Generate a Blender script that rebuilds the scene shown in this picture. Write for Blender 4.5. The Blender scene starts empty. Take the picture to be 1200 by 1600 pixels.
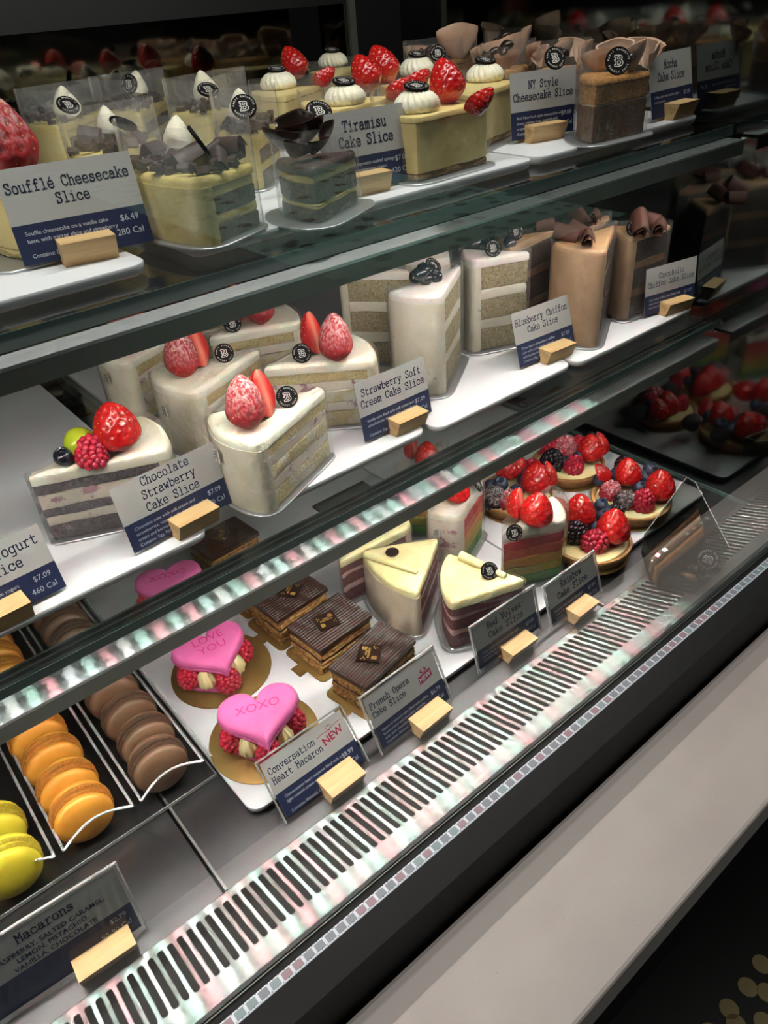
import bpy, math, random
from mathutils import Vector, Matrix, noise
random.seed(7)
SC = bpy.context.scene
COL = SC.collection
PI = math.pi
# ------------------------------------------------------------------ camera
F = 1186.5874
CR = ((0.76611138, -0.63941425, -0.06498287), (-0.40770458, -0.405335, -0.81821789), (0.49684035, 0.65333985, -0.57122387))
CZ = 0.54                                   # camera height above the case deck
cd = bpy.data.cameras.new('camera'); cam = bpy.data.objects.new('camera', cd); COL.objects.link(cam)
cd.sensor_fit = 'VERTICAL'; cd.sensor_height = 24; cd.lens = 24 * F / 1600; cd.clip_start = .01; cd.clip_end = 60
rx, dn, fw = [Vector(v) for v in CR]
cam.matrix_world = Matrix(((rx.x, -dn.x, -fw.x, 0), (rx.y, -dn.y, -fw.y, 0), (rx.z, -dn.z, -fw.z, CZ), (0, 0, 0, 1)))
SC.camera = cam
# ------------------------------------------------------------------ exposure, world, lamps
SC.view_settings.view_transform = 'Standard'; SC.view_settings.look = 'None'
SC.view_settings.exposure = 0.0; SC.view_settings.gamma = 1; SC.view_settings.use_curve_mapping = False
cy = SC.cycles
cy.max_bounces = 10; cy.transparent_max_bounces = 32; cy.glossy_bounces = 5; cy.transmission_bounces = 6; cy.diffuse_bounces = 3
cy.caustics_reflective = False; cy.caustics_refractive = False; cy.sample_clamp_indirect = 4.0
w = bpy.data.worlds.new('room_air'); SC.world = w; w.use_nodes = True
w.node_tree.nodes['Background'].inputs[0].default_value = (.55, .62, .6, 1); w.node_tree.nodes['Background'].inputs[1].default_value = .02
LED_E = 340.0                                # emission of each LED chip
def area(name, loc, to, sx, sy, power, col=(1, 1, 1)):
    l = bpy.data.lights.new(name, 'AREA'); l.shape = 'RECTANGLE'; l.size = sx; l.size_y = sy; l.energy = power; l.color = col
    o = bpy.data.objects.new(name, l); COL.objects.link(o); o.location = loc
    o.rotation_euler = (Vector(to) - Vector(loc)).to_track_quat('-Z', 'Y').to_euler(); return o
area('canopy_lamp', (.28, .42, .86), (.28, .62, .4), 1.3, .05, 5.0, (1, .97, .9))      # lamp in the case's own canopy
area('room_ceiling_lamp', (.5, -.05, 1.75), (.5, .15, -.1), 1.4, .5, 14.0, (1, .95, .9))
area('mint_floor_fill', (3.9, -5.6, 1.3), (4.1, -5.0, -.96), 3.0, 2.6, 75.0, (.92, 1, .98))  # unseen lamp, added to brighten the mint floor mirrored in the front glass

# ------------------------------------------------------------------ helpers
def ray(u, v):
    a = Vector(((u - 600) / F, (v - 800) / F, 1))
    return rx * a.x + dn * a.y + fw * a.z
def at(u, v, z):                            # where the line of sight through a pixel meets the level z
    d = ray(u, v); t = (z - CZ) / d.z
    return Vector((d.x * t, d.y * t, z))
def aty(u, v, y):
    d = ray(u, v); t = y / d.y
    return Vector((d.x * t, y, CZ + d.z * t))
def tag(o, label=None, cat=None, group=None, kind=None):
    if label: o['label'] = label
    if cat: o['category'] = cat
    if group: o['group'] = group
    if kind: o['kind'] = kind
    return o
def thing(name, loc, label, cat, group=None, rz=0):
    o = bpy.data.objects.new(name, None); COL.objects.link(o); o.location = loc; o.rotation_euler = (0, 0, rz); o.empty_display_size = .01
    return tag(o, label, cat, group)
class M:
    def __init__(s): s.v = []; s.f = []; s.mi = []; s.cur = 0
    def add(s, vs, fs):
        n = len(s.v); s.v += [tuple(x) for x in vs]; s.f += [tuple(i + n for i in f) for f in fs]; s.mi += [s.cur] * len(fs); return s
    def box(s, x0, x1, y0, y1, z0, z1, mat=None):
        p = [Vector((x, y, z)) for z in (z0, z1) for y in (y0, y1) for x in (x0, x1)]
        if mat is not None: p = [mat @ q for q in p]
        return s.add(p, [(0, 2, 3, 1), (4, 5, 7, 6), (0, 1, 5, 4), (2, 6, 7, 3), (0, 4, 6, 2), (1, 3, 7, 5)])
    def loft(s, rings, cap0=True, cap1=True):
        n = len(rings[0]); vs = [p for r in rings for p in r]; fs = []
        for k in range(len(rings) - 1):
            for i in range(n):
                j = (i + 1) % n; fs.append((k * n + i, k * n + j, (k + 1) * n + j, (k + 1) * n + i))
        m = len(vs)
        if cap0: c = sum((Vector(p) for p in rings[0]), Vector()) / n; vs.append(c); fs += [((i + 1) % n, i, m) for i in range(n)]; m += 1
        if cap1: c = sum((Vector(p) for p in rings[-1]), Vector()) / n; vs.append(c); o = (len(rings) - 1) * n; fs += [(o + i, o + (i + 1) % n, m) for i in range(n)]
        return s.add(vs, fs)
    def lathe(s, prof, n=24, mat=None, fn=None):
        rings = []
        for r, z in prof:
            ring = []
            for i in range(n):
                a = 2 * PI * i / n; rr = r * (fn(a, z) if fn else 1); p = Vector((rr * math.cos(a), rr * math.sin(a), z))
                ring.append(mat @ p if mat is not None else p)
            rings.append(ring)
        return s.loft(rings)
    def tube(s, pts, r, n=8):
        rings = []; pts = [Vector(p) for p in pts]
        for k, p in enumerate(pts):
            d = (pts[min(k + 1, len(pts) - 1)] - pts[max(k - 1, 0)]).normalized(); q = d.to_track_quat('Z', 'Y')
            rr = r[k] if isinstance(r, (list, tuple)) else r
            rings.append([p + q @ Vector((rr * math.cos(2 * PI * i / n), rr * math.sin(2 * PI * i / n), 0)) for i in range(n)])
        return s.loft(rings)
    def mesh(s, name, mats, smooth=True, angle=40):
        me = bpy.data.meshes.new(name); me.from_pydata(s.v, [], s.f)
        for m in (mats if isinstance(mats, (list, tuple)) else [mats]): me.materials.append(m)
        if any(s.mi): me.polygons.foreach_set('material_index', s.mi)
        if smooth:
            me.polygons.foreach_set('use_smooth', [True] * len(s.f)); me.update()
            try: me.set_sharp_from_angle(angle=math.radians(angle))
            except Exception: pass
        me.update(); return me
    def build(s, name, mats, parent=None, loc=None, smooth=True, angle=40):
        return put(name, s.mesh(name, mats, smooth, angle), parent, loc)
def put(name, me, parent=None, loc=None, rot=None, sc=None, mw=None):
    o = bpy.data.objects.new(name, me); COL.objects.link(o)
    if parent: o.parent = parent
    if mw is not None: o.matrix_local = mw
    else:
        if loc is not None: o.location = loc
        if rot is not None: o.rotation_euler = rot
        if sc is not None: o.scale = (sc,) * 3 if isinstance(sc, (int, float)) else sc
    return o
def basis(loc, z, x=None, s=1):
    z = Vector(z).normalized(); x = Vector(x) if x is not None else Vector((1, 0, 0)); x = (x - z * x.dot(z))
    if x.length < 1e-4: x = Vector((0, 1, 0)) - z * z.y
    x.normalize(); y = z.cross(x)
    return Matrix(((x.x * s, y.x * s, z.x * s, loc[0]), (x.y * s, y.y * s, z.y * s, loc[1]), (x.z * s, y.z * s, z.z * s, loc[2]), (0, 0, 0, 1)))

# ------------------------------------------------------------------ materials
def C(h):
    h = h.lstrip('#'); return tuple(((int(h[i:i + 2], 16) / 255 + .055) / 1.055) ** 2.4 if int(h[i:i + 2], 16) > 10 else int(h[i:i + 2], 16) / 255 / 12.92 for i in (0, 2, 4)) + (1,)
class N:
    def __init__(s, name):
        s.m = bpy.data.materials.new(name); s.m.use_nodes = True; s.t = s.m.node_tree; s.b = s.t.nodes['Principled BSDF']; s.o = s.t.nodes['Material Output']; s.tc = None
    def n(s, ty, **kw):
        x = s.t.nodes.new(ty)
        for k, v in kw.items():
            if k.startswith('i_'): x.inputs[int(k[2:]) if k[2:].isdigit() else k[2:].replace('_', ' ')].default_value = v
            else: setattr(x, k, v)
        return x
    def l(s, a, b): s.t.links.new(a, b)
    def co(s):
        if not s.tc: s.tc = s.n('ShaderNodeTexCoord')
        return s.tc.outputs['Object']
    def noise(s, scale, detail=3, rough=.55, vec=None, sc=None):
        x = s.n('ShaderNodeTexNoise'); x.inputs['Scale'].default_value = scale; x.inputs['Detail'].default_value = detail; x.inputs['Roughness'].default_value = rough
        v = vec or s.co()
        if sc: mp = s.n('ShaderNodeMapping'); mp.inputs['Scale'].default_value = sc; s.l(v, mp.inputs[0]); v = mp.outputs[0]
        s.l(v, x.inputs['Vector']); return x.outputs[0]
    def vor(s, scale, feat='F1', out='Distance'):
        x = s.n('ShaderNodeTexVoronoi'); x.feature = feat; x.inputs['Scale'].default_value = scale; s.l(s.co(), x.inputs['Vector']); return x.outputs[out]
    def ramp(s, f, stops):
        x = s.n('ShaderNodeValToRGB'); e = x.color_ramp.elements
        while len(e) < len(stops): e.new(.5)
        for k, (p, c) in enumerate(stops): e[k].position = p; e[k].color = c
        s.l(f, x.inputs[0]); return x.outputs[0]
    def mix(s, f, a, b):
        x = s.n('ShaderNodeMix', data_type='RGBA')
        for i, v in ((0, f), (6, a), (7, b)):
            if hasattr(v, 'links'): s.l(v, x.inputs[i])
            else: x.inputs[i].default_value = v
        return x.outputs[2]
    def math(s, op, a, b=0.0):
        x = s.n('ShaderNodeMath', operation=op)
        for i, v in ((0, a), (1, b)):
            if hasattr(v, 'links'): s.l(v, x.inputs[i])
            else: x.inputs[i].default_value = v
        return x.outputs[0]
    def bump(s, h, dist, strength=1.0):
        x = s.n('ShaderNodeBump'); x.inputs['Distance'].default_value = dist; x.inputs['Strength'].default_value = strength; s.l(h, x.inputs['Height']); s.l(x.outputs[0], s.b.inputs['Normal'])
    def col(s, v):
        if hasattr(v, 'links'): s.l(v, s.b.inputs['Base Color'])
        else: s.b.inputs['Base Color'].default_value = v
    def p(s, **kw):
        for k, v in kw.items(): s.b.inputs[k.replace('_', ' ')].default_value = v
        return s
def simple(name, hexa, rough=.5, metal=0, spec=.5, nz=None, bump=None, sss=0, coat=0):
    m = N(name); c = C(hexa)
    if nz: sc, amt = nz; f = m.noise(sc, 4); d = tuple(x * (1 - amt) for x in c[:3]) + (1,); m.col(m.ramp(f, [(.3, d), (.7, c)]))
    else: m.col(c)
    m.p(Roughness=rough, Metallic=metal); m.b.inputs['Specular IOR Level'].default_value = spec
    if coat: m.b.inputs['Coat Weight'].default_value = coat; m.b.inputs['Coat Roughness'].default_value = .05
    if sss: m.b.inputs['Subsurface Weight'].default_value = sss; m.b.inputs['Subsurface Radius'].default_value = (.01, .007, .005); m.b.inputs['Subsurface Scale'].default_value = .4
    if bump: m.bump(m.noise(bump[0], 3), bump[1])
    return m.m
def crumb(name, a, b, pore=None, scale=330, bumpd=.0012, smear=None, smear_amt=.62):
    m = N(name); f = m.noise(scale, 4, .7); c = m.ramp(f, [(.35, C(a)), (.62, C(b))])
    if pore: c = m.mix(m.ramp(m.noise(scale * 1.7, 2), [(.33, (1, 1, 1, 1)), (.42, (0, 0, 0, 1))]), c, C(pore))
    if smear: c = m.mix(m.ramp(m.noise(55, 4, .6), [(smear_amt, (0, 0, 0, 1)), (smear_amt + .09, (1, 1, 1, 1))]), c, C(smear))
    m.col(c); m.p(Roughness=.75); m.bump(f, bumpd * 1.8); return m.m
def cream(name, hexa, dark=None, b=.0006, rough=.42, spots=None, sp=.66):
    m = N(name); c = m.ramp(m.noise(38, 4), [(.35, C(dark or hexa)), (.65, C(hexa))])
    if spots: c = m.mix(m.ramp(m.noise(70, 4, .6), [(sp, (0, 0, 0, 1)), (sp + .06, (1, 1, 1, 1))]), c, C(spots))
    m.col(c); m.p(Roughness=rough); m.b.inputs['Subsurface Weight'].default_value = .25; m.b.inputs['Subsurface Radius'].default_value = (.008, .006, .004); m.b.inputs['Subsurface Scale'].default_value = .4
    m.bump(m.noise(160, 4, .6), b); return m.m
def film(name, g=.1, rough=.08, tint=(1, 1, 1, 1), haze=0.0, wr=True):
    m = N(name); m.t.nodes.remove(m.b); tr = m.n('ShaderNodeBsdfTransparent'); tr.inputs[0].default_value = tint
    gl = m.n('ShaderNodeBsdfGlossy'); gl.inputs['Roughness'].default_value = rough; gl.inputs[0].default_value = (1, 1, 1, 1)
    lw = m.n('ShaderNodeLayerWeight'); lw.inputs[0].default_value = .25; mx = m.n('ShaderNodeMixShader')
    m.l(m.math('ADD', m.math('MULTIPLY', lw.outputs[0], .45), g), mx.inputs[0]); m.l(tr.outputs[0], mx.inputs[1]); m.l(gl.outputs[0], mx.inputs[2])
    if wr:
        b = m.n('ShaderNodeBump'); b.inputs['Distance'].default_value = .0025; m.l(m.noise(45, 3, .5), b.inputs['Height']); m.l(b.outputs[0], gl.inputs['Normal'])
    out = mx.outputs[0]
    if haze:
        df = m.n('ShaderNodeBsdfDiffuse'); df.inputs[0].default_value = (.9, .9, .9, 1); m2 = m.n('ShaderNodeMixShader'); m.l(m.math('MULTIPLY', m.noise(60, 4), haze * 2), m2.inputs[0]); m.l(out, m2.inputs[1]); m.l(df.outputs[0], m2.inputs[2]); out = m2.outputs[0]
    m.l(out, m.o.inputs[0]); return m.m
def pane(name, k=1.0, tint=(1, 1, 1, 1), rough=0.0):
    m = N(name); m.t.nodes.remove(m.b); tr = m.n('ShaderNodeBsdfTransparent'); tr.inputs[0].default_value = tint
    gl = m.n('ShaderNodeBsdfGlossy'); gl.inputs['Roughness'].default_value = rough; lw = m.n('ShaderNodeLayerWeight'); lw.inputs[0].default_value = .5
    fr = m.math('ADD', m.math('MULTIPLY', m.math('POWER', lw.outputs[1], 5.0), .96), .04); mx = m.n('ShaderNodeMixShader'); m.l(m.math('MINIMUM', m.math('MULTIPLY', fr, k), 1.0), mx.inputs[0]); m.l(tr.outputs[0], mx.inputs[1]); m.l(gl.outputs[0], mx.inputs[2]); m.l(mx.outputs[0], m.o.inputs[0]); return m.m
def emis(name, col, e):
    m = N(name); m.p(Roughness=.4); m.b.inputs['Base Color'].default_value = col; m.b.inputs['Emission Color'].default_value = col; m.b.inputs['Emission Strength'].default_value = e; return m.m
def berry(name, a, b, white=0, wz=.5, dust='#f4e9ea', sscale=1):
    m = N(name); f = m.noise(70, 3); c = m.ramp(f, [(.3, C(a)), (.7, C(b))])
    sp = m.n('ShaderNodeSeparateXYZ'); m.l(m.co(), sp.inputs[0])
    if white:
        g = m.math('MULTIPLY', m.ramp(m.noise(900 * sscale, 3, .7), [(.44, (0, 0, 0, 1)), (.62, (1, 1, 1, 1))]), m.ramp(sp.outputs[2], [(0.009, (0.0, .0, .0, 1)), (wz, (.9, .9, .9, 1))]))
        c = m.mix(m.math('MULTIPLY', g, white), c, C(dust))
    m.col(c); m.p(Roughness=.24 if not white else .5); m.b.inputs['Subsurface Weight'].default_value = .15; m.b.inputs['Subsurface Radius'].default_value = (.006, .001, .001); m.b.inputs['Subsurface Scale'].default_value = .4
    m.b.inputs['Coat Weight'].default_value = .0 if white else .5; m.bump(m.noise(500, 2), .0002); return m.m
def brushed(name, hexa='#b9bbbd', rough=.26, an=.85):
    m = N(name); m.t.nodes.remove(m.b); g = m.n('ShaderNodeBsdfAnisotropic', distribution='BECKMANN'); g.inputs['Roughness'].default_value = rough; g.inputs['Anisotropy'].default_value = an
    tg = m.n('ShaderNodeCombineXYZ'); tg.inputs[0].default_value = 1.0; m.l(tg.outputs[0], g.inputs['Tangent']); c = C(hexa)
    m.l(m.ramp(m.noise(30, 3, .6, sc=(60, 1, 1)), [(.3, tuple(x * .8 for x in c[:3]) + (1,)), (.7, c)]), g.inputs['Color'])
    d = m.n('ShaderNodeBsdfPrincipled', ); d.inputs['Metallic'].default_value = 1; d.inputs['Roughness'].default_value = .45; d.inputs['Base Color'].default_value = c
    mx = m.n('ShaderNodeMixShader'); mx.inputs[0].default_value = .15; m.l(g.outputs[0], mx.inputs[1]); m.l(d.outputs[0], mx.inputs[2]); m.l(mx.outputs[0], m.o.inputs[0]); return m.m
MT = {}
def mats():
    m = MT
    m['cream'] = cream('whipped_cream', '#fbf6e6', '#f0e8d0', .0016)
    m['cream_side'] = cream('cream_coat', '#faf4e0', '#ece3c6', .0016)
    m['cream_smear'] = cream('smeared_cream', '#f4ecd4', '#e6d9ae', .0008, spots='#cdb2ae', sp=.62)
    m['cream_berry'] = cream('berry_cream', '#f5ecdc', '#efe2cf', .0008, spots='#b98592', sp=.58)
    m['cream_blue'] = cream('blueberry_cream', '#f6f0df', '#e9e1ca', .001, spots='#5a4660', sp=.68)
    m['cream_pinkish'] = cream('pink_cream', '#f8f0ea', '#eee0dc', .0014)
    m['velvet_cream'] = cream('cream_cheese_icing', '#f7f0bc', '#ecdf9c', .002)
    m['velvet_side'] = cream('cream_cheese_coat', '#f0e4cc', '#e3cfb4', .001, spots='#9a3240', sp=.68)
    m['sponge'] = crumb('yellow_sponge', '#d6bd78', '#efdda4', '#c5a965')
    m['sponge_smear'] = crumb('smeared_sponge', '#e0cb8a', '#f0e2b0', None, smear='#f2ead2', smear_amt=.5)
    m['bsponge'] = crumb('blueberry_chiffon', '#a8956a', '#d8c89c', '#8a7850', 380, .002, smear='#4b3550', smear_amt=.7)
    m['dsponge'] = crumb('dark_sponge', '#4b4148', '#7b6d72', '#3a3237', smear='#b9aaa6', smear_amt=.66)
    m['redsponge'] = crumb('red_velvet', '#56121a', '#8a2430', '#420d14', 380)
    m['redcream'] = cream('red_flecked_cream', '#ecc9c0', '#d89a96', .0008, spots='#8e2a34', sp=.6)
    m['chocsponge'] = crumb('chocolate_chiffon', '#2a1a12', '#4c3324', '#1f120b')
    m['mousse'] = cream('chocolate_mousse', '#bb9670', '#aa8560', .001, rough=.5)
    m['mousse_layer'] = cream('mousse_layer', '#9c714c', '#875e3e', .001, rough=.55)
    m['cheese'] = cream('cheesecake', '#f6e2a0', '#ecd084', .0004, rough=.4)
    m['crust'] = crumb('crust', '#7b5a30', '#b08a50')
    m['tyellow'] = cream('yellow_mascarpone', '#f0dd90', '#e2c970', .0012)
    m['coffee'] = crumb('coffee_sponge', '#38241a', '#6b4c30', smear='#b9a578', smear_amt=.7)
    m['caramel'] = crumb('caramel_sponge', '#9a6430', '#cf9650', '#7e4c22')
    m['darkcaramel'] = crumb('dark_caramel_sponge', '#4e3320', '#7a5434')
    for k, a, b in (('r_red', '#c01620', '#dd3238'), ('r_orange', '#d84c34', '#ee7a58'), ('r_yel', '#de9a34', '#f0b858'), ('r_lime', '#b4aa38', '#cfc858'), ('r_green', '#3a8636', '#62a848'), ('r_pink', '#f3c0b8', '#f8d8d0')):
        m[k] = crumb('rainbow_' + k, a, b, None, 500, .0006)
    m['choc'] = simple('dark_chocolate', '#2e1c16', .3, nz=(60, .3), bump=(200, .0003), coat=.2)
    m['chocmatte'] = simple('chocolate_shavings', '#4a3530', .5, nz=(90, .4), bump=(300, .0004))
    m['chocred'] = simple('chocolate_curl', '#4a2d26', .62, spec=.3, nz=(300, .25), bump=(300, .0002))
    m['badge'] = simple('chocolate_disc', '#151010', .7, spec=.12, bump=(250, .0001))
    m['badge_rim'] = simple('chocolate_disc_rim', '#3a2b29', .3)
    m['logo_w'] = simple('white_print', '#e8e6e2', .5)
    m['gold'] = simple('gold_print', '#f0c468', .5)
    m['mochacream'] = cream('mocha_cream', '#cdad97', '#b8937c', .001)
    m['opera_top'] = simple('opera_glaze', '#3a2218', .42, nz=(70, .3), coat=.08)
    m['opera_side'] = crumb('opera_layers', '#6a4526', '#c39350', '#4a2e1a', 260)
    m['opera_cream'] = crumb('opera_cream', '#8a5c33', '#b88548', None, 300, .001)
    m['opera_dark'] = crumb('opera_ganache', '#33201a', '#553424', None, 260, .0016)
    m['board_gold'] = simple('gold_card', '#cba766', .42, metal=.75, nz=(30, .25))
    m['board_silver'] = simple('silver_card', '#b9bbbf', .38, metal=.75, bump=(60, .0003))
    m['plastic'] = film('clear_base_plastic', .16, .1, haze=.18, wr=False)
    m['film'] = film('clear_film', .05, .12, haze=.05); m['film_hazy'] = film('hazy_film', .05, .16, haze=.09)
    m['film_dim'] = film('dull_film', .02, .3, haze=.035, wr=False); m['smoked_film'] = pane('smoked_film', .5, (.62, .63, .61, 1)); m['acrylic'] = pane('acrylic', .55); m['acrylic_edge'] = film('acrylic_edge', .45, .12, haze=.35, wr=False)
    m['strawberry'] = berry('strawberry_skin', '#9c0d14', '#d0221f'); m['strawberry_sugar'] = berry('sugared_strawberry', '#8e0f18', '#b81822', .8, .03, '#ecd8dc', .5)
    m['seed'] = simple('strawberry_seed', '#e0b45a', .4)
    fl = N('strawberry_flesh'); sp = fl.n('ShaderNodeSeparateXYZ'); fl.l(fl.co(), sp.inputs[0]); ln = fl.math('ABSOLUTE', sp.outputs[0])
    fl.col(fl.ramp(fl.math('ADD', ln, fl.math('MULTIPLY', fl.noise(120, 2), .003)), [(0.001, C('#f0a08a')), (.006, C('#e0493a')), (.012, C('#c81a20'))])); fl.p(Roughness=.3); m['flesh'] = fl.m
    m['raspberry'] = berry('raspberry_skin', '#a81630', '#d0304c'); m['raspberry_sugar'] = berry('sugared_raspberry', '#a81630', '#c83a52', .6, .012)
    m['blueberry'] = berry('blueberry_skin', '#1c2438', '#39455e', .35, .012, '#8590a8', .3); m['blueberry_dark'] = berry('glossy_blueberry', '#14151c', '#262a38')
    m['blackberry'] = berry('blackberry_skin', '#0e0a10', '#20141f'); m['blackberry_sugar'] = berry('sugared_blackberry', '#0e0a10', '#20141f', .6, .012)
    m['grape'] = simple('grape_skin', '#b9c832', .12, nz=(80, .15), sss=.3, coat=.6)
    m['tart'] = simple('tart_pastry', '#c08c54', .6, nz=(120, .35), bump=(200, .0006)); m['custard'] = cream('custard', '#f6e9b4', '#eed99a', .0008)
    m['pink'] = simple('pink_shell', '#ee72b4', .5, nz=(90, .12), bump=(500, .0002)); m['pinkfoot'] = simple('pink_foot', '#e0609f', .7, nz=(500, .3), bump=(900, .0012)); m['pinktext'] = simple('deep_pink_print', '#d8397e', .6)
    m['swirl'] = cream('piped_cream', '#f3e6b8', '#ead79a', .0003); m['swirl_w'] = cream('piped_white_cream', '#f8f4e4', '#efe8cf', .0003)
    for k, a, f in (('orange', '#eda13c', '#d98a2e'), ('choco', '#7a5c45', '#664a36'), ('lemon', '#ecd83e', '#d9c234')):
        m['mac_' + k] = simple('macaron_shell_' + k, a, .42, nz=(70, .12), bump=(600, .00015)); m['foot_' + k] = simple('macaron_foot_' + k, f, .8, nz=(600, .4), bump=(1100, .0015))
    m['fill_orange'] = simple('caramel_filling', '#a85f24', .4); m['fill_choco'] = simple('ganache_filling', '#241611', .4); m['fill_lemon'] = simple('lemon_filling', '#e6c93a', .4)
    m['tray'] = simple('white_melamine', '#e4e5ea', .32, nz=(12, .04)); m['glass'] = pane('shelf_glass', 1.0, (.93, .97, .95, 1)); m['front'] = pane('front_glass', 1.25, (.98, 1, .99, 1))
    m['glass_edge'] = simple('green_glass_edge', '#5f7470', .15, spec=.8, nz=(20, .3))
    m['steel'] = simple('steel_deck', '#77777a', .3, metal=.9, nz=(25, .2), bump=(500, .00012)); m['brush'] = brushed('brushed_ledge', '#d4d6d8'); m['brush_grille'] = brushed('brushed_grille', '#dfe1e0')
    m['alu'] = simple('profile_aluminium', '#8e8f88', .4, metal=.85, nz=(30, .15)); m['alu_bright'] = simple('polished_edge', '#e6e8ea', .2, metal=.8)
    m['black'] = simple('black_frame', '#0b0c0e', .6, spec=.25, nz=(200, .3)); m['rubber'] = simple('black_gasket', '#1a1d22', .35); m['void'] = simple('dark_recess', '#26282a', .9)
    m['black_back'] = simple('black_backing', '#060607', .5)
    mm = N('dark_mirror'); mm.t.nodes.remove(mm.b); g = mm.n('ShaderNodeBsdfGlossy'); g.inputs[0].default_value = (.17, .19, .185, 1); g.inputs['Roughness'].default_value = .06; mm.l(g.outputs[0], mm.o.inputs[0]); m['mirror'] = mm.m
    mm = N('smoked_door_glass'); mm.t.nodes.remove(mm.b); g = mm.n('ShaderNodeBsdfGlossy'); g.inputs[0].default_value = (.2, .2, .17, 1); g.inputs['Roughness'].default_value = .05; mm.l(g.outputs[0], mm.o.inputs[0]); m['smoked'] = mm.m
    cols = [(1, 1, 1, 1), (.62, 1, .84, 1), (1, .97, .9, 1), (1, .34, .38, 1), (.7, 1, .9, 1), (1, .85, .8, 1)]
    m['led'] = [emis('led_chip_%s' % 'abcdef'[i], c, LED_E) for i, c in enumerate(cols)]
    t = N('led_tape'); br = t.n('ShaderNodeTexBrick'); t.l(t.co(), br.inputs['Vector'])
    m['tape'] = emis('tape_base', (.5, .51, .56, 1), .8); m['tapecell'] = [emis('tape_cell_' + 'abc'[i], c, .5) for i, c in enumerate([(.19, .2, .23, 1), (.27, .17, .2, 1), (.2, .26, .27, 1)])]; m['tapedot'] = simple('tape_pad', '#1c1c24', .6)
    m['paper'] = simple('tag_paper', '#abaaa8', .6, nz=(14, .08)); m['navy'] = simple('navy_print', '#1c2547', .5, nz=(30, .1)); m['ink'] = simple('navy_ink', '#1f2746', .6); m['white_ink'] = simple('pale_ink', '#b8bdc9', .6); m['crimson'] = simple('crimson_ink', '#a02646', .6)
    wd = N('pale_wood'); wv = wd.noise(60, 4, .6, sc=(.12, 1, 2.2)); wd.col(wd.ramp(wv, [(.3, C('#b08a58')), (.5, C('#d2b07e')), (.7, C('#c39c68'))])); wd.p(Roughness=.6); m['wood'] = wd.m
    st = N('stone_ledge'); c = st.ramp(st.noise(3.2, 4, .55), [(.3, C('#a9a09c')), (.5, C('#b7b0aa')), (.7, C('#b3a6a4'))])
    c = st.mix(st.ramp(st.vor(260), [(.0, (1, 1, 1, 1)), (.1, (0, 0, 0, 1))]), c, C('#d8d4cc')); c = st.mix(st.ramp(st.vor(95), [(.0, (1, 1, 1, 1)), (.045, (0, 0, 0, 1))]), c, C('#4c4844')); st.col(c); st.p(Roughness=.42); m['stone'] = st.m
    m['floor'] = simple('dark_floor', '#0c0c0b', .5, nz=(8, .3)); m['dot'] = simple('tan_inlay', '#8f8055', .6, nz=(30, .15)); m['cab'] = simple('black_cabinet', '#0b0b0b', .4); m['cabline'] = simple('cabinet_groove_edge', '#2a2820', .4)
    mt = N('mint_floor_tile'); mt.col(mt.mix(mt.ramp(mt.vor(5.0), [(.26, (1, 1, 1, 1)), (.34, (0, 0, 0, 1))]), C('#9cc4b2'), C('#24342f'))); mt.p(Roughness=.7); m['mint'] = mt.m
    m['wall'] = simple('dark_wall', '#0e0f10', .7); m['bracket'] = simple('black_bracket', '#25282a', .35); m['sticker'] = simple('white_sticker', '#dcdad2', .5)
    m['foil'] = simple('tinted_glaze', '#c0503c', .15, coat=.8)
mats()

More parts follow.
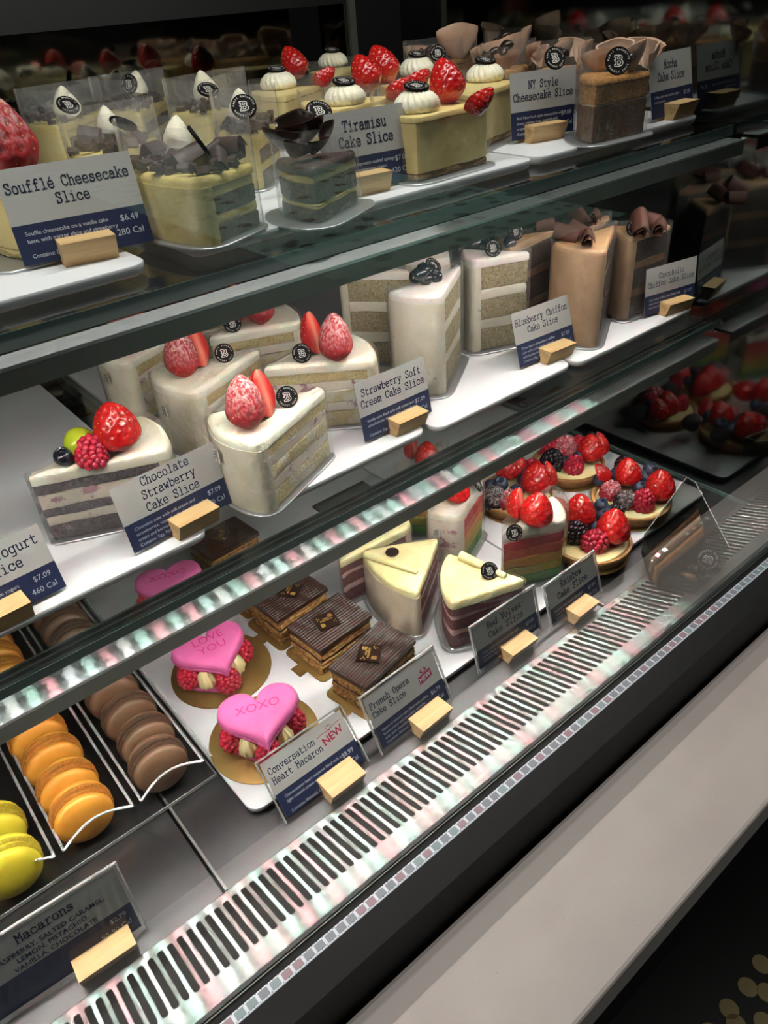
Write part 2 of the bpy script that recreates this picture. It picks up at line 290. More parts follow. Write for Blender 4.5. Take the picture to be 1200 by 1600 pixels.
# ------------------------------------------------------------------ lettering
_tc = {}
def txt(s, size=1.0, align='CENTER', bold=0.0):
    k = (s, align, bold)
    if k not in _tc:
        c = bpy.data.curves.new('lettering', 'FONT'); c.body = s; c.size = 1; c.align_x = align; c.resolution_u = 2; c.offset = bold
        o = bpy.data.objects.new('lettering', c); me = o.to_mesh(); _tc[k] = ([v.co.copy() for v in me.vertices], [tuple(p.vertices) for p in me.polygons]); o.to_mesh_clear(); bpy.data.objects.remove(o)
    v, f = _tc[k]; return [p * size for p in v], f
GL = {
'S': '~5,7.4 4.8,9 3,10 1,9.3 .8,7.2 2.2,5.8 4.4,4.8 5.4,3 4.8,.8 3,0 1.1,.8 .7,2.8;5.1,10 5.1,7.2;.7,0 .7,3', 'C': '~5.2,7.2 4.8,9.3 3,10 1.1,8.6 .5,5 1.1,1.4 3,0 5,.8 5.5,2.4;5.3,9.9 5.3,7',
'T': '.3,7.6 .3,10 5.7,10 5.7,7.6;3,10 3,0;1.6,0 4.4,0', 'N': '0,10 1.5,10;.9,10 .9,0;.1,0 1.9,0;.9,10 5,.2;5,0 5,10;4,10 5.9,10', 'M': '0,10 .8,10;.8,10 .8,0;0,0 1.7,0;.8,10 3,4.6 5.2,10;5.2,10 5.2,0;4.3,0 6,0;5.2,10 6,10',
'B': '.3,10 3.5,10;.3,0 3.8,0;1.2,10 1.2,0;~3.4,10 5.2,9.5 5.3,7 3.2,5.3;1.2,5.3 3.4,5.3;~3.3,5.3 5.5,5 5.8,1 3.6,0', 'H': '.2,10 1.9,10;.2,0 1.9,0;1,10 1,0;5,10 5,0;4.1,10 5.8,10;4.1,0 5.8,0;1,5.2 5,5.2',
'F': '.3,10 5.4,10 5.4,7.8;1.3,10 1.3,0;.3,0 2.8,0;1.3,5.2 4,5.2;4,6.2 4,4.2', 'O': '~3,10 1,9 .4,5 1,1 3,0 5,1 5.6,5 5,9 3,10', 'R': '.3,10 3.5,10;1.2,10 1.2,0;.2,0 2.4,0;~3.4,10 5.2,9.6 5.4,6 3.2,5.1;1.2,5.1 3.4,5.1;3.2,5.1 5.2,0;4.8,0 6,0',
'V': '.1,10 1.8,10;4.2,10 5.9,10;.9,10 3,0 5.1,10', 'Y': '.1,10 1.8,10;4.2,10 5.9,10;.9,10 3,5 5.1,10;3,5 3,0;1.8,0 4.2,0',
'a': '~.9,5.2 1.6,6.5 3.4,6.6 4.7,5.8 4.7,3;4.7,4 4.7,.3 5.8,.1;~4.7,3.8 2.4,3.9 .5,3 .4,1 1.8,-.2 3.4,.2 4.7,1.8', 'b': '0,10 1.1,10 1.1,0;~1.1,4.6 2.4,6.5 4.4,6.5 5.6,4.6 5.6,2 4.4,0 2.4,0 1.1,1.8', 'c': '~5,4.6 4.4,6.2 2.8,6.7 1,5.6 .4,3.2 1,.8 2.8,-.2 4.6,.2 5.6,1.6;5.2,6.4 5.2,4.4',
'd': '3.8,10 4.9,10 4.9,0 5.9,0;~4.9,4.6 3.6,6.5 1.6,6.5 .4,4.6 .4,2 1.6,0 3.6,0 4.9,1.8', 'e': '.5,3.4 5.4,3.4;~5.4,3.4 5,6.2 3,6.8 .9,5.8 .4,3.2 1,.6 3,-.2 4.6,.1 5.5,1.3', 'f': '~5.2,9.2 4.4,10.2 2.6,9.9 2.3,8 2.3,6;2.3,7 2.3,0;.8,6.5 4.6,6.5;.8,0 4.4,0',
'g': '~4.8,4.8 3.6,6.6 1.6,6.5 .4,4.8 .4,2.4 1.6,.5 3.6,.5 4.8,2;5.9,6.5 4.8,6.5 4.8,-1;~4.8,-.4 4.4,-2.8 2.6,-3 1,-2.7', 'h': '0,10 1.1,10 1.1,0;0,0 2.1,0;~1.1,4.6 2.2,6.5 4.2,6.7 4.9,5.2 4.9,3;4.9,3.6 4.9,0;4,0 5.9,0',
'i': '1.2,6.5 3.1,6.5 3.1,0;1,0 5.2,0;2.7,9 3.3,9', 'k': '0,10 1.1,10 1.1,0;0,0 2.1,0;1.1,2.8 4.6,6.4;3.6,6.5 5.7,6.5;2.4,4 4.9,0;4,0 5.9,0', 'l': '1.2,10 3.1,10 3.1,0;1,0 5.2,0', 'm': '0,6.5 .7,6.5 .7,0;0,0 1.4,0;~.7,4.8 1.4,6.6 2.7,6.6 3,5.2 3,3;3,4 3,0;2.5,0 3.6,0;~3,4.8 3.8,6.6 5,6.6 5.3,5.2 5.3,3;5.3,4 5.3,0;4.8,0 6.1,0',
'n': '0,6.5 1.1,6.5 1.1,0;0,0 2.1,0;~1.1,4.6 2.2,6.5 4.2,6.7 4.9,5.2 4.9,3;4.9,3.6 4.9,0;4,0 5.9,0', 'o': '~3,6.7 1.2,6.2 .4,3.3 1.2,.4 3,-.1 4.8,.4 5.6,3.3 4.8,6.2 3,6.7', 'p': '0,6.5 1.1,6.5 1.1,-3;0,-3 2.4,-3;~1.1,4.6 2.4,6.5 4.4,6.5 5.6,4.6 5.6,2 4.4,0 2.4,0 1.1,1.8',
'r': '.5,6.5 1.9,6.5 1.9,0;.5,0 3.8,0;~1.9,4 3,6.2 4.4,6.9 5.5,6', 's': '~4.9,5 4.6,6.4 3,6.7 1.2,6.2 .9,4.6 2.4,3.7 4.4,3.1 5.3,1.8 4.7,.2 3,-.1 1.1,.3 .7,1.8;5,6.5 5,4.8;.7,0 .7,1.9', 't': '2,9 2,2;~2,2.8 2.1,.2 3.6,-.2 5.3,1;.6,6.5 4.8,6.5', 'u': '0,6.5 1.1,6.5;~1.1,6.5 1.1,1.4 2,-.1 3.6,-.1 4.9,1.8;4,6.5 4.9,6.5 4.9,0 5.9,0',
'v': '.1,6.5 1.9,6.5;4.1,6.5 5.9,6.5;.9,6.5 3,0 5.1,6.5', 'w': '0,6.5 1.5,6.5;4.5,6.5 6,6.5;.6,6.5 1.8,0 3,5 4.2,0 5.4,6.5', 'y': '.1,6.5 1.9,6.5;4.1,6.5 5.9,6.5;.9,6.5 3,.4;5.1,6.5 2.2,-3;.8,-3 3,-3'}
GL['é'] = GL['e'] + ';2.6,8 4,10'
def strokes(s):
    out = []
    for st in s.split(';'):
        sm = st[0] == '~'; p = [Vector((float(a.split(',')[0]), float(a.split(',')[1]), 0)) for a in st.lstrip('~').split()]
        if sm:
            cl = (p[0] - p[-1]).length < .01
            for _ in range(2):
                q = [] if cl else [p[0]]
                for a, b in zip(p[:-1], p[1:]): q += [a * .75 + b * .25, a * .25 + b * .75]
                q.append(q[0] if cl else p[-1]); p = q
        out.append(p)
    return out
def ribbon(m, p, w, z, T):
    for a, b in zip(p[:-1], p[1:]):
        d = (b - a); L = d.length
        if L < 1e-6: continue
        d /= L; n = Vector((-d.y, d.x, 0)) * w; e = d * w * .55
        m.add([T(q) for q in (a - e + n, a - e - n, b + e - n, b + e + n)], [(0, 1, 2, 3)])
def typed(m, s, x, y, h, z, wf=.62, align='C'):     # typewriter lettering; x,y = centre of baseline; h = cap height
    k = h / 10; adv = 6.9 * k; x0 = x - adv * len(s) / 2 if align == 'C' else x
    for i, ch in enumerate(s):
        if ch in GL:
            ox = x0 + i * adv
            for st in strokes(GL[ch]): ribbon(m, st, wf, z, lambda q: (ox + q.x * k, y + q.y * k, z))
def addtxt(m, s, x, y, size, z, align='CENTER', rot=0, bold=0.0):
    v, f = txt(s, size, align, bold); c, sn = math.cos(rot), math.sin(rot)
    m.add([(x + p.x * c - p.y * sn, y + p.x * sn + p.y * c, z) for p in v], f)
def make_logo(r, z, ring=True, k=1.0):              # double line slab B inside a ring of lettering
    m = M(); s = r * .062 * k
    T = lambda q: (q.x * s, q.y * s, z)
    out = [(-5, 6), (1.5, 6), (4, 5), (4.6, 3), (3.4, .7), (5, -.6), (5.6, -3.2), (4, -5.6), (1, -6.4), (-5, -6.4), (-5, -4), (-3.4, -4), (-3.4, -.4), (-5, -.4), (-5, 1.2), (-3.4, 1.2), (-3.4, 3.8), (-5, 3.8), (-5, 6)]
    ribbon(m, [Vector(p + (0,)) for p in out], .42, z, T)
    for q in ([(-1.2, 4), (1.2, 4), (2.2, 2.8), (1.2, 1.6), (-1.2, 1.6), (-1.2, 4)], [(-1.2, -.6), (1.6, -.6), (2.8, -2.4), (1.6, -4.2), (-1.2, -4.2), (-1.2, -.6)]): ribbon(m, [Vector(p + (0,)) for p in q], .42, z, T)
    if ring:
        for word, a0, sgn in (('PARIS BAGUETTE', 90, -1), ('BAKERY CAFE', 270, 1)):
            st = 13 * sgn
            for i, ch in enumerate(word):
                a = math.radians(a0 + (i - (len(word) - 1) / 2) * st); rr = r * (.72 if sgn < 0 else .86)
                if ch != ' ': addtxt(m, ch, rr * math.cos(a), rr * math.sin(a), r * .2, z, 'CENTER', a - PI / 2 * (1 if sgn < 0 else -1))
    return m
BR = .0082
def make_badge():
    n = 28; b = M(); b.lathe([(BR * .93, 0), (BR, .0004), (BR, .0016), (BR * .95, .0021), (BR * .9, .0017), (0.0002, .0017)], n)
    return b.mesh('badge', MT['badge']), make_logo(BR, .00185).mesh('logo', MT['logo_w'], False)
BADGE, LOGO = make_badge()
def badge(par, loc, nrm, up=(0, 0, 1), s=1.0, name='badge'):
    up = Vector(up); z = Vector(nrm).normalized(); x = up.cross(z)
    o = put(name, BADGE, par, mw=basis(loc, z, x, s)); put('logo', LOGO, o); return o
def cam_dir(p): return (Vector((0, 0, CZ)) - Vector(p)).normalized()

# ------------------------------------------------------------------ outlines
def wedge(c1, c2, ap, bulge=.12, step=.004, rnd=2):
    c1, c2, ap = [Vector((p[0], p[1], 0)) for p in (c1, c2, ap)]
    if (c2 - c1).cross(ap - c1).z < 0: c1, c2 = c2, c1
    mid = (c1 + c2) / 2; out = (mid - ap).normalized() * (c2 - c1).length * bulge; pts = []; tagp = []
    n = max(6, int((c2 - c1).length / step))
    for i in range(n): t = i / n; pts.append(c1.lerp(c2, t) + out * 4 * t * (1 - t)); tagp.append('o')
    for a, b in ((c2, ap), (ap, c1)):
        n = max(4, int((b - a).length / step))
        for i in range(n): pts.append(a.lerp(b, i / n)); tagp.append('c')
    for _ in range(rnd): L = len(pts); pts = [(pts[i - 1] + pts[i] * 2 + pts[(i + 1) % L]) / 4 for i in range(L)]
    return pts, tagp
def inset(pts, d):
    L = len(pts); r = []
    for i in range(L): t = (pts[(i + 1) % L] - pts[i - 1]).normalized(); r.append(pts[i] + Vector((-t.y, t.x, 0)) * d)
    return r
def ring(pts, z, d=0, jit=0, seed=0, fr=60):
    q = inset(pts, d) if d else pts
    if not jit: return [Vector((p.x, p.y, z)) for p in q]
    q2 = inset(pts, d + 1e-3); r = []
    for p, s in zip(q, q2):
        k = noise.noise(Vector((p.x * fr, p.y * fr, z * fr + seed))); r.append(p + (s - p) * k * jit * 1000 + Vector((0, 0, z + jit * .8 * noise.noise(Vector((p.x * fr + 9, p.y * fr, seed))))))
    return r
def layer(pts, z0, z1, d, jit, seed, rnd=.0008):
    m = M(); H = z1 - z0; rnd = min(rnd, H * .3)
    m.loft([ring(pts, z0, d + rnd, jit, seed), ring(pts, z0 + rnd, d, jit, seed), ring(pts, (z0 + z1) / 2, d, jit, seed + 3), ring(pts, z1 - rnd, d, jit, seed), ring(pts, z1, d + rnd, jit, seed)]); return m
sd = [0]
def slice_cake(name, label, c1, c2, ap, z0, H, layers, top, coat=None, top_t=.007, bulge=.12, board='board_silver', boff=.006, group=None, cat='cake', filmz=None, filmm='film', topround=.003, cut_smear=None):
    """c1,c2 = outer corners, ap = pointed end, all world xy; layers = [(f0,f1,mat,partname)]"""
    c = (Vector(c1) + Vector(c2) + Vector(ap)) / 3; c.z = 0; sd[0] += 11; s = sd[0]
    t = thing(name, (c.x, c.y, z0), label, cat, group)
    L = [Vector(p) - c for p in (c1, c2, ap)]; pts, tg = wedge(*L, bulge=bulge)
    zb = .0
    if board:
        bp, _ = wedge(*L, bulge=bulge, rnd=5); m = M(); mt = board; b2 = inset(bp, -boff)
        if board == 'plastic': m.loft([ring(b2, .0002, .003), ring(b2, .0009), ring(b2, .006, -.001), ring(b2, .0064, -.0002), ring(b2, .0012, .0008)])
        else: m.loft([ring(b2, .0001), ring(b2, .0012), ring(b2, .0016, .0004)])
        m.build('cake_board', MT[mt], t); zb = .0017
    zt = H - top_t
    for i, (f0, f1, mt, pn) in enumerate(layers):
        layer(pts, zb + f0 * (zt - zb), zb + f1 * (zt - zb), .0014 if 'cream' in pn else .0010, .0009, s + i).build(pn, MT[mt], t)
    m = M(); r = topround
    m.loft([ring(pts, zt, 0, .0006, s), ring(pts, H - r, 0, .0006, s), ring(pts, H - r * .3, r * .35, .0005, s), ring(pts, H, r, .0004, s), ring(pts, H + .0001, r * 1.3, .0003, s)])
    m.build('frosting', MT[top], t, angle=60)
    if coat:
        o = [p for p, k in zip(pts, tg) if k == 'o']; n = len(o); full = pts[-2:] + pts[:n + 3]; q = inset(pts, .0045); inn = q[-2:] + q[:n + 3]; e = inset(pts, -.0008); ext = e[-2:] + e[:n + 3]
        loop = ext + inn[::-1]; m = M(); m.loft([ring(loop, zb), ring(loop, zt * .5, 0), ring(loop, zt + .001)]); m.build('cream_coat', MT[coat], t, angle=60)
    if filmz:
        fp = inset(pts, -.0022); m = M(); n = len(fp)
        m.loft([ring(fp, zb, 0, .0003, s), ring(fp, H * .6, 0, .0008, s), ring(fp, filmz, 0, .0006, s + 1)], False, False); m.build('film_wrap', MT[filmm], t)
    return t, c
def Pz(uv, z): p = at(uv[0], uv[1], z); return Vector((p.x, p.y, 0))
# ------------------------------------------------------------------ fruit meshes
def straw_mesh(sugar=False, half=False):
    m = M(); nu, nv = (60, 44); R, H = .0155, .036; prof = []
    seeds = []
    for k in range(78):
        z = .05 + .88 * (k + .5) / 78; seeds.append((z, (k * 2.39996) % (2 * PI)))
    def rad(t): return R * (math.sin(min(1, t / .32) * PI / 2) ** .7 if t < .32 else (math.cos((t - .32) / .68 * PI / 2)) ** .58)
    rings = []
    for j in range(nv + 1):
        t = min(.995, max(.004, j / nv)); rr = []
        for i in range(nu):
            a = 2 * PI * i / nu; r = rad(t) * (1 + .04 * math.sin(3 * a + 1))
            dd = min(((((a - b + PI) % (2 * PI)) - PI) * rad(z)) ** 2 + ((t - z) * H) ** 2 for z, b in seeds)
            r -= .0015 * math.exp(-dd / (.00125 ** 2)); x, y = r * math.cos(a), r * math.sin(a)
            if half and y > 0: y *= .08
            rr.append(Vector((x, y, t * H)))
        rings.append(rr)
    m.loft(rings)
    if half:
        m.mi = [1 if sum(m.v[i][1] for i in f) / len(f) > -.0006 else 0 for f in m.f]
    sm = M()
    for z, b in seeds:
        if half and math.sin(b) > -.1: continue
        r = rad(z) - .0010; p = Vector((r * math.cos(b), r * math.sin(b), z * H)); q = Vector((math.cos(b), math.sin(b), .35)); B = basis(p, q, (0, 0, 1))
        sm.add([B @ Vector(v) for v in ((.0007, 0, 0), (0, .0004, 0), (-.0007, 0, 0), (0, -.0004, 0), (0, 0, .0005))], [(0, 1, 4), (1, 2, 4), (2, 3, 4), (3, 0, 4)])
    k = 'strawberry_sugar' if sugar else 'strawberry'
    return m.mesh('strawberry', [MT[k], MT['flesh']], True, 70), sm.mesh('seeds', MT['seed'], False)
ST = {(s, h): straw_mesh(s, h) for s in (0, 1) for h in (0, 1)}
def strawberry(par, loc, up=(0, 0, 1), s=1.0, sugar=0, half=0, x=(1, 0, 0), name=None):
    me, se = ST[(sugar, half)]; o = put(name or ('strawberry_half' if half else 'strawberry'), me, par, mw=basis(loc, up, x, s) @ (Matrix.Diagonal((.97, .97, 1.2, 1)) if sugar or (half and s > .86 and s < .875) else Matrix.Identity(4))); q = put('seeds', se, o); q['kind'] = 'stuff'; return o
def ico(lv=2):
    import bmesh
    b = bmesh.new(); bmesh.ops.create_icosphere(b, subdivisions=lv, radius=1); v = [x.co.copy() for x in b.verts]; f = [tuple(q.index for q in x.verts) for x in b.faces]; b.free(); return v, f
IV, IF = ico(2); IV1, IF1 = ico(1)
def drupe_mesh(mat, R=.0085, H=.017, n=62, r=.0023, name='raspberry'):
    m = M(); rows = 7; m.lathe([(R * .5, 0), (R * .85, H * .2), (R * .8, H * .5), (R * .3, H * .88), (.0001, H * .92)], 10)
    for j in range(rows):
        t = (j + .4) / rows; rr = R * (1 - t ** 2.4) ** .5 * (.86 + .14 * min(1, t * 4)); k = max(1, int(2 * PI * rr / (r * 1.75)))
        for i in range(k):
            a = 2 * PI * (i + .5 * (j % 2)) / k; c = Vector((rr * math.cos(a), rr * math.sin(a), t * H)); rs = r * random.uniform(.9, 1.1)
            m.add([c + v * rs for v in IV], IF)
    c = Vector((0, 0, H * .97)); m.add([c + v * r for v in IV], IF)
    return m.mesh(name, MT[mat])
RB, RBS, BB, BBS = drupe_mesh('raspberry'), drupe_mesh('raspberry_sugar'), drupe_mesh('blackberry', r=.0026, name='blackberry'), drupe_mesh('blackberry_sugar', r=.0026, name='blackberry')
def blue_mesh(mat):
    m = M(); R = .0065
    pr = [(.0002, 0), (R * .45, R * .12), (R * .8, R * .42), (R, R * .9), (R * .92, R * 1.35), (R * .62, R * 1.68), (R * .42, R * 1.76), (R * .46, R * 1.95), (R * .36, R * 1.9), (R * .3, R * 1.62), (.0002, R * 1.55)]
    m.lathe(pr, 20, fn=lambda a, z: 1 + (.16 * math.cos(5 * a) if z > R * 1.8 else 0)); return m.mesh('blueberry', MT[mat])
BL, BLD = blue_mesh('blueberry'), blue_mesh('blueberry_dark')
FR = {'raspberry': (RB, RBS), 'blackberry': (BB, BBS), 'blueberry': (BL, BLD)}
def fruit(par, kind, loc, up=(0, 0, 1), s=1.0, alt=0): return put(kind, FR[kind][alt], par, mw=basis(loc, up, (1, 0, 0), s))
def swirl_mesh(R, H, mat, n=9, tw=5.0, tip=True):
    m = M(); N_ = 72; prof = [(.6, 0), (.92, .1), (1, .32), (.93, .55), (.72, .78), (.5, .9)] + ([(.22, 1.0), (.03, 1.18)] if tip else [(.3, .95), (.02, .96)]); rings = []
    for k in range(len(prof) * 2 - 1):
        i = k // 2; r, z = prof[i] if k % 2 == 0 else tuple((a + b) / 2 for a, b in zip(prof[i], prof[i + 1]))
        rings.append([Vector((R * r * (1 + .085 * math.cos(n * (2 * PI * q / N_) + tw * z)) * math.cos(2 * PI * q / N_), R * r * (1 + .085 * math.cos(n * (2 * PI * q / N_) + tw * z)) * math.sin(2 * PI * q / N_), H * z)) for q in range(N_)])
    m.loft(rings); return m.mesh('cream_swirl', MT[mat], True, 80)
SWB = swirl_mesh(.0195, .019, 'swirl_w', 18, 7.5, False); SWS = swirl_mesh(.008, .012, 'swirl', 9, 2)
def blob_mesh():
    m = M(); m.lathe([(.006, 0), (.0098, .003), (.0102, .007), (.008, .012), (.0052, .0165), (.0025, .020), (.0002, .0215)], 24, fn=lambda a, z: 1 + .05 * math.sin(3 * a + z * 300)); return m.mesh('cream_dollop', MT['cream'])
BLOB = blob_mesh()
def curl_mesh(mat='chocred', r=.006, L=.016, turns=1.6, th=.0006):
    m = M(); n = 26; a0 = []; a1 = []
    for i in range(n + 1):
        t = i / n; a = t * turns * 2 * PI; rr = r * (1 - .55 * t); a0.append(Vector((rr * math.cos(a), 0, rr * math.sin(a)))); a1.append(Vector(((rr - th) * math.cos(a), 0, (rr - th) * math.sin(a))))
    lp = a0 + a1[::-1]; k = len(lp); vs = []
    for y in (-L / 2, L / 2): vs += [p + Vector((0, y, .0012 * math.sin(i * .9 + y * 400))) for i, p in enumerate(lp)]
    fs = [(i, (i + 1) % k, k + (i + 1) % k, k + i) for i in range(k)]
    for o, rv in ((0, 1), (k, 0)):
        for i in range(n): f = (o + i, o + i + 1, o + k - 2 - i, o + k - 1 - i); fs.append(f if rv else f[::-1])
    m.add(vs, fs); return m.mesh('chocolate_curl', MT[mat], True, 50)
CURL, CURLD = curl_mesh(), curl_mesh('chocmatte', .005, .014, 1.3)
def petal_mesh(mat='mochacream', R=.015, th=.0016):
    m = M(); nu, nv = 14, 7; top = []; bot = []
    for j in range(nv + 1):
        for i in range(nu + 1):
            a = -PI * .62 + PI * 1.24 * i / nu; b = j / nv; r = R * (.25 + .75 * math.sin(b * PI * .55)); wv = 1 + .1 * math.sin(i * 1.4) * b
            p = Vector((r * math.sin(a) * wv, -r * math.cos(a) * .55 * wv, R * 1.15 * b * (1 - .18 * (a / PI) ** 2 * 4))); top.append(p); bot.append(p + Vector((math.sin(a), -math.cos(a), .2)) * -th)
    n = len(top); w_ = nu + 1; fs = []
    for j in range(nv):
        for i in range(nu): a = j * w_ + i; fs.append((a, a + 1, a + w_ + 1, a + w_)); fs.append((n + a, n + a + w_, n + a + w_ + 1, n + a + 1))
    for i in range(nu): a = nv * w_ + i; fs.append((a, a + 1, n + a + 1, n + a)); fs.append((i, n + i, n + i + 1, i + 1))
    for j in range(nv): a = j * w_; fs.append((a, a + w_, n + a + w_, n + a)); a += nu; fs.append((a, n + a, n + a + w_, a + w_))
    m.add(top + bot, fs); return m.mesh('cream_petal', MT[mat], True, 60)
PETAL, SHARD = petal_mesh(), petal_mesh('choc', .009, .001)
def bean_mesh():
    m = M(); m.add([Vector((v.x * .0058, v.y * .004, v.z * .0036 - (.0012 if abs(v.y) < .3 and v.z > .5 else 0))) for v in ico(3)[0]], ico(3)[1]); return m.mesh('coffee_bean', MT['choc'])
BEAN = bean_mesh()

exec_parts = []
# ================================================================== STRUCTURE
PX = .788                                   # inner face of the end panel
XL = -.45
fl = M().box(-4, 9, -9, 3, -1.0, -.96); tag(fl.build('floor', MT['floor'], smooth=False), 'dark floor in front of the display case', None, None, 'structure')
fo = bpy.data.objects['floor']
mf = M().box(2.7, 5.0, -9, -2.9, -.96, -.957); tag(mf.build('mint_tile_field', MT['mint'], fo, smooth=False), 'mint green floor area with dark motifs, seen mirrored in the glass')
dm = M(); dm.lathe([(.0165, 0), (.0165, .002), (.0002, .002)], 20); dmm = dm.mesh('inlay_dot', MT['dot'])
for (u, v) in [(1190, 1507), (1168, 1543), (1139, 1577), (1198, 1552), (1193, 1598), (1150, 1601), (1110, 1615), (1225, 1512), (1236, 1570)]:
    p = at(u, v, -.96); put('inlay_dot', dmm, fo, p)
for n_, b in (('wall_back', (-4, 9, 2.9, 3, -.96, 2.4)), ('wall_front', (-4, 9, -9.1, -9, -.96, 2.4)), ('wall_left', (-4.1, -4, -9, 3, -.96, 2.4)), ('wall_right', (9, 9.1, -9, 3, -.96, 2.4)), ('ceiling', (-4, 9, -9, 3, 2.4, 2.5))):
    tag(M().box(*b).build(n_, MT['wall'], smooth=False), None, None, None, 'structure')
# stone ledge on its cabinet
led = thing('stone_ledge', (.5, .156, -.04), 'pale grey speckled stone ledge running along the front of the pastry case', 'ledge')
y0, y1 = .1065, .2068; m = M(); r = .003; x0, x1 = -.9, 2.4
pf = [(y0 + r, -.058), (y0, -.055), (y0, -.023), (y0 + r * .3, -.021), (y0 + r, -.02), (y1 - r, -.02), (y1, -.022), (y1, -.058)]
m.loft([[Vector((x - .5, y - .156, z + .04)) for y, z in pf] for x in (x0, x1)]); m.build('slab', MT['stone'], led, smooth=False)
cb = thing('ledge_cabinet', (.5, .5, -.96), 'black cabinet base under the stone ledge, faint horizontal lines', 'cabinet')
m = M().box(-1.4, 1.9, -.25, .55, .001, .90); m.build('body', MT['cab'], cb, smooth=False)
for u, v in ((1130, 1450), (1150, 1490), (1160, 1530)):
    p = aty(u, v, .25); M().box(-1.4, 1.9, -.256, -.25, p.z + .96, p.z + .966).build('groove_strip', MT['cabline'], cb, smooth=False)
# ---- display case
case = thing('display_case', (.2, .6, -.055), 'refrigerated glass pastry display case holding all the cakes', 'display case')
def cpart(name, mat, m, smooth=False, angle=40):
    m.v = [(a - .2, b - .6, c + .055) for a, b, c in m.v]; return m.build(name, MT[mat], case, smooth=smooth, angle=angle)
seam = at(255, 1255, 0).x
YB = .92; GY, GZ = .326, 0.0
for k, (a, b) in enumerate(((XL, seam - .0012), (seam + .0012, .52), (.5224, PX - .001))):
    m = M(); ri = .0006; m.box(a, b, GY + .001, YB, -.012, -.001); cpart('deck_panel', 'steel', m)
    m = M().box(a, a + .002, GY + .001, YB, -.001, .0002); cpart('panel_lip', 'alu_bright', m)
cpart('case_base', 'black_back', M().box(XL, PX, .25, YB + .02, -.05, -.0125))
cpart('end_panel', 'mirror', M().box(PX, PX + .012, .225, YB + .03, -.05, 1.0))
cpart('end_panel_edge', 'glass_edge', M().box(PX - .0025, PX - .0001, .262, YB, -.001, .0035))
hz = aty(0, 56, YB).z
for a, b in ((XL, .615), (.665, PX)): cpart('sliding_door', 'smoked', M().box(a, b, YB, YB + .008, -.01, hz))
dx = aty(555, 120, YB).x; cpart('door_stile', 'alu', M().box(dx - .006, dx + .004, YB - .006, YB - .0005, .01, hz + .25)); cpart('door_stile', 'black', M().box(dx + .004, dx + .09, YB - .006, YB - .0005, .01, hz + .25))
cpart('door_header', 'black_back', M().box(XL, PX, YB + .001, YB + .02, hz, 1.0))
cpart('canopy', 'black', M().box(XL, PX, .24, YB + .03, .9, .95))
# grille (lifts out)
gr = thing('air_grille', (.2, .29, 0), 'slotted brushed metal air grille along the front of the lower deck', 'grille')
th = math.radians(19); L1 = .069; pit = .00742
sx0 = at(508, 1296, 0).x
def gp(x, s, dz=0): return Vector((x - .2, GY - .29 - s * math.cos(th) - dz * math.sin(th), s * math.sin(th) + dz * math.cos(th)))
xs0 = sx0 - pit * int((sx0 - XL) / pit - 1); S0, S1 = .008, .060; sw = .0021
m = M(); k = 0; x = xs0
def slot_cell(m, xa, xb, xc):              # one cell of perforated plate around a round-ended slot, with rolled-down rims
    n = 7; lo = [(xc + sw * math.cos(a), S0 + sw + sw * math.sin(a)) for a in [PI + PI * i / n for i in range(n + 1)]]; hi = [(xc + sw * math.cos(a), S1 - sw + sw * math.sin(a)) for a in [PI * i / n for i in range(n + 1)]]
    loop = lo + hi; outer = []
    for (px, ps) in loop:
        if ps <= S0 + sw + 1e-9: outer.append((xa + (xb - xa) * (px - xc + sw) / (2 * sw), 0.0))
        else: outer.append((xa + (xb - xa) * (px - xc + sw) / (2 * sw), S1 + .003))
    N2 = len(loop); vs = [gp(a, b) for a, b in outer] + [gp(a + (.00035 if a > xc else -.00035), b) for a, b in loop] + [gp(a, b, -.0004) for a, b in loop] + [gp(a, b, -.0022) for a, b in loop]
    fs = []
    for r_ in range(3):
        for i in range(N2): j = (i + 1) % N2; fs.append((r_ * N2 + i, r_ * N2 + j, (r_ + 1) * N2 + j, (r_ + 1) * N2 + i))
    m.add(vs, fs)
while x < PX - .004:
    slot_cell(m, x - pit / 2, x + pit / 2, x); x += pit
xe = x - pit / 2
m.add([gp(a, s) for s in (S1 + .003, L1, L1 + .011) for a in (XL, xe)], [(0, 1, 3, 2), (2, 3, 5, 4)])
m.add([gp(xe, 0), gp(PX - .001, 0), gp(PX - .001, L1), gp(xe, L1)], [(0, 1, 2, 3)])
m.build('slotted_plate', MT['brush_grille'], gr, smooth=False)
m = M().add([gp(XL, 0, -.014), gp(PX - .001, 0, -.014), gp(PX - .001, L1, -.022), gp(XL, L1, -.022)], [(0, 1, 2, 3)]); m.build('drip_pan', MT['void'], gr, smooth=False)
GF = GY - (L1 + .011) * math.cos(th); GFZ = (L1 + .011) * math.sin(th)       # front lip of the grille
# front frame, LED tape, glass
cpart('gasket', 'rubber', M().box(XL, 1.9, GF - .0035, GF - .0005, -.02, GFZ + .002)); cpart('gasket', 'black', M().box(XL, 1.9, GF - .009, GF - .0035, -.02, GFZ - .001))
cpart('frame_rail', 'alu', M().box(XL, 1.9, GF - .0046, GF - .0036, -.02, GFZ + .0005))
TY1 = GF - .009; TY0 = TY1 - .0078; TZ = GFZ - .001
cpart('front_frame', 'black', M().box(XL, 1.9, .2105, TY1 - .0001, -.05, TZ - .0012)); cpart('front_frame', 'black', M().box(XL, 1.9, .2105, TY0 - .001, TZ - .0012, TZ + .0002))
ltp = cpart('led_tape', 'tape', M().box(XL, 1.9, TY0, TY1 - .0005, TZ - .0011, TZ))
cm = [None] * 3; dmt = M()
for q in range(3): cm[q] = M().box(-.0033, .0033, -.0026, .0026, 0, .0005).mesh('tape_cell', MT['tapecell'][q], False)
k = 0; x = XL + .01
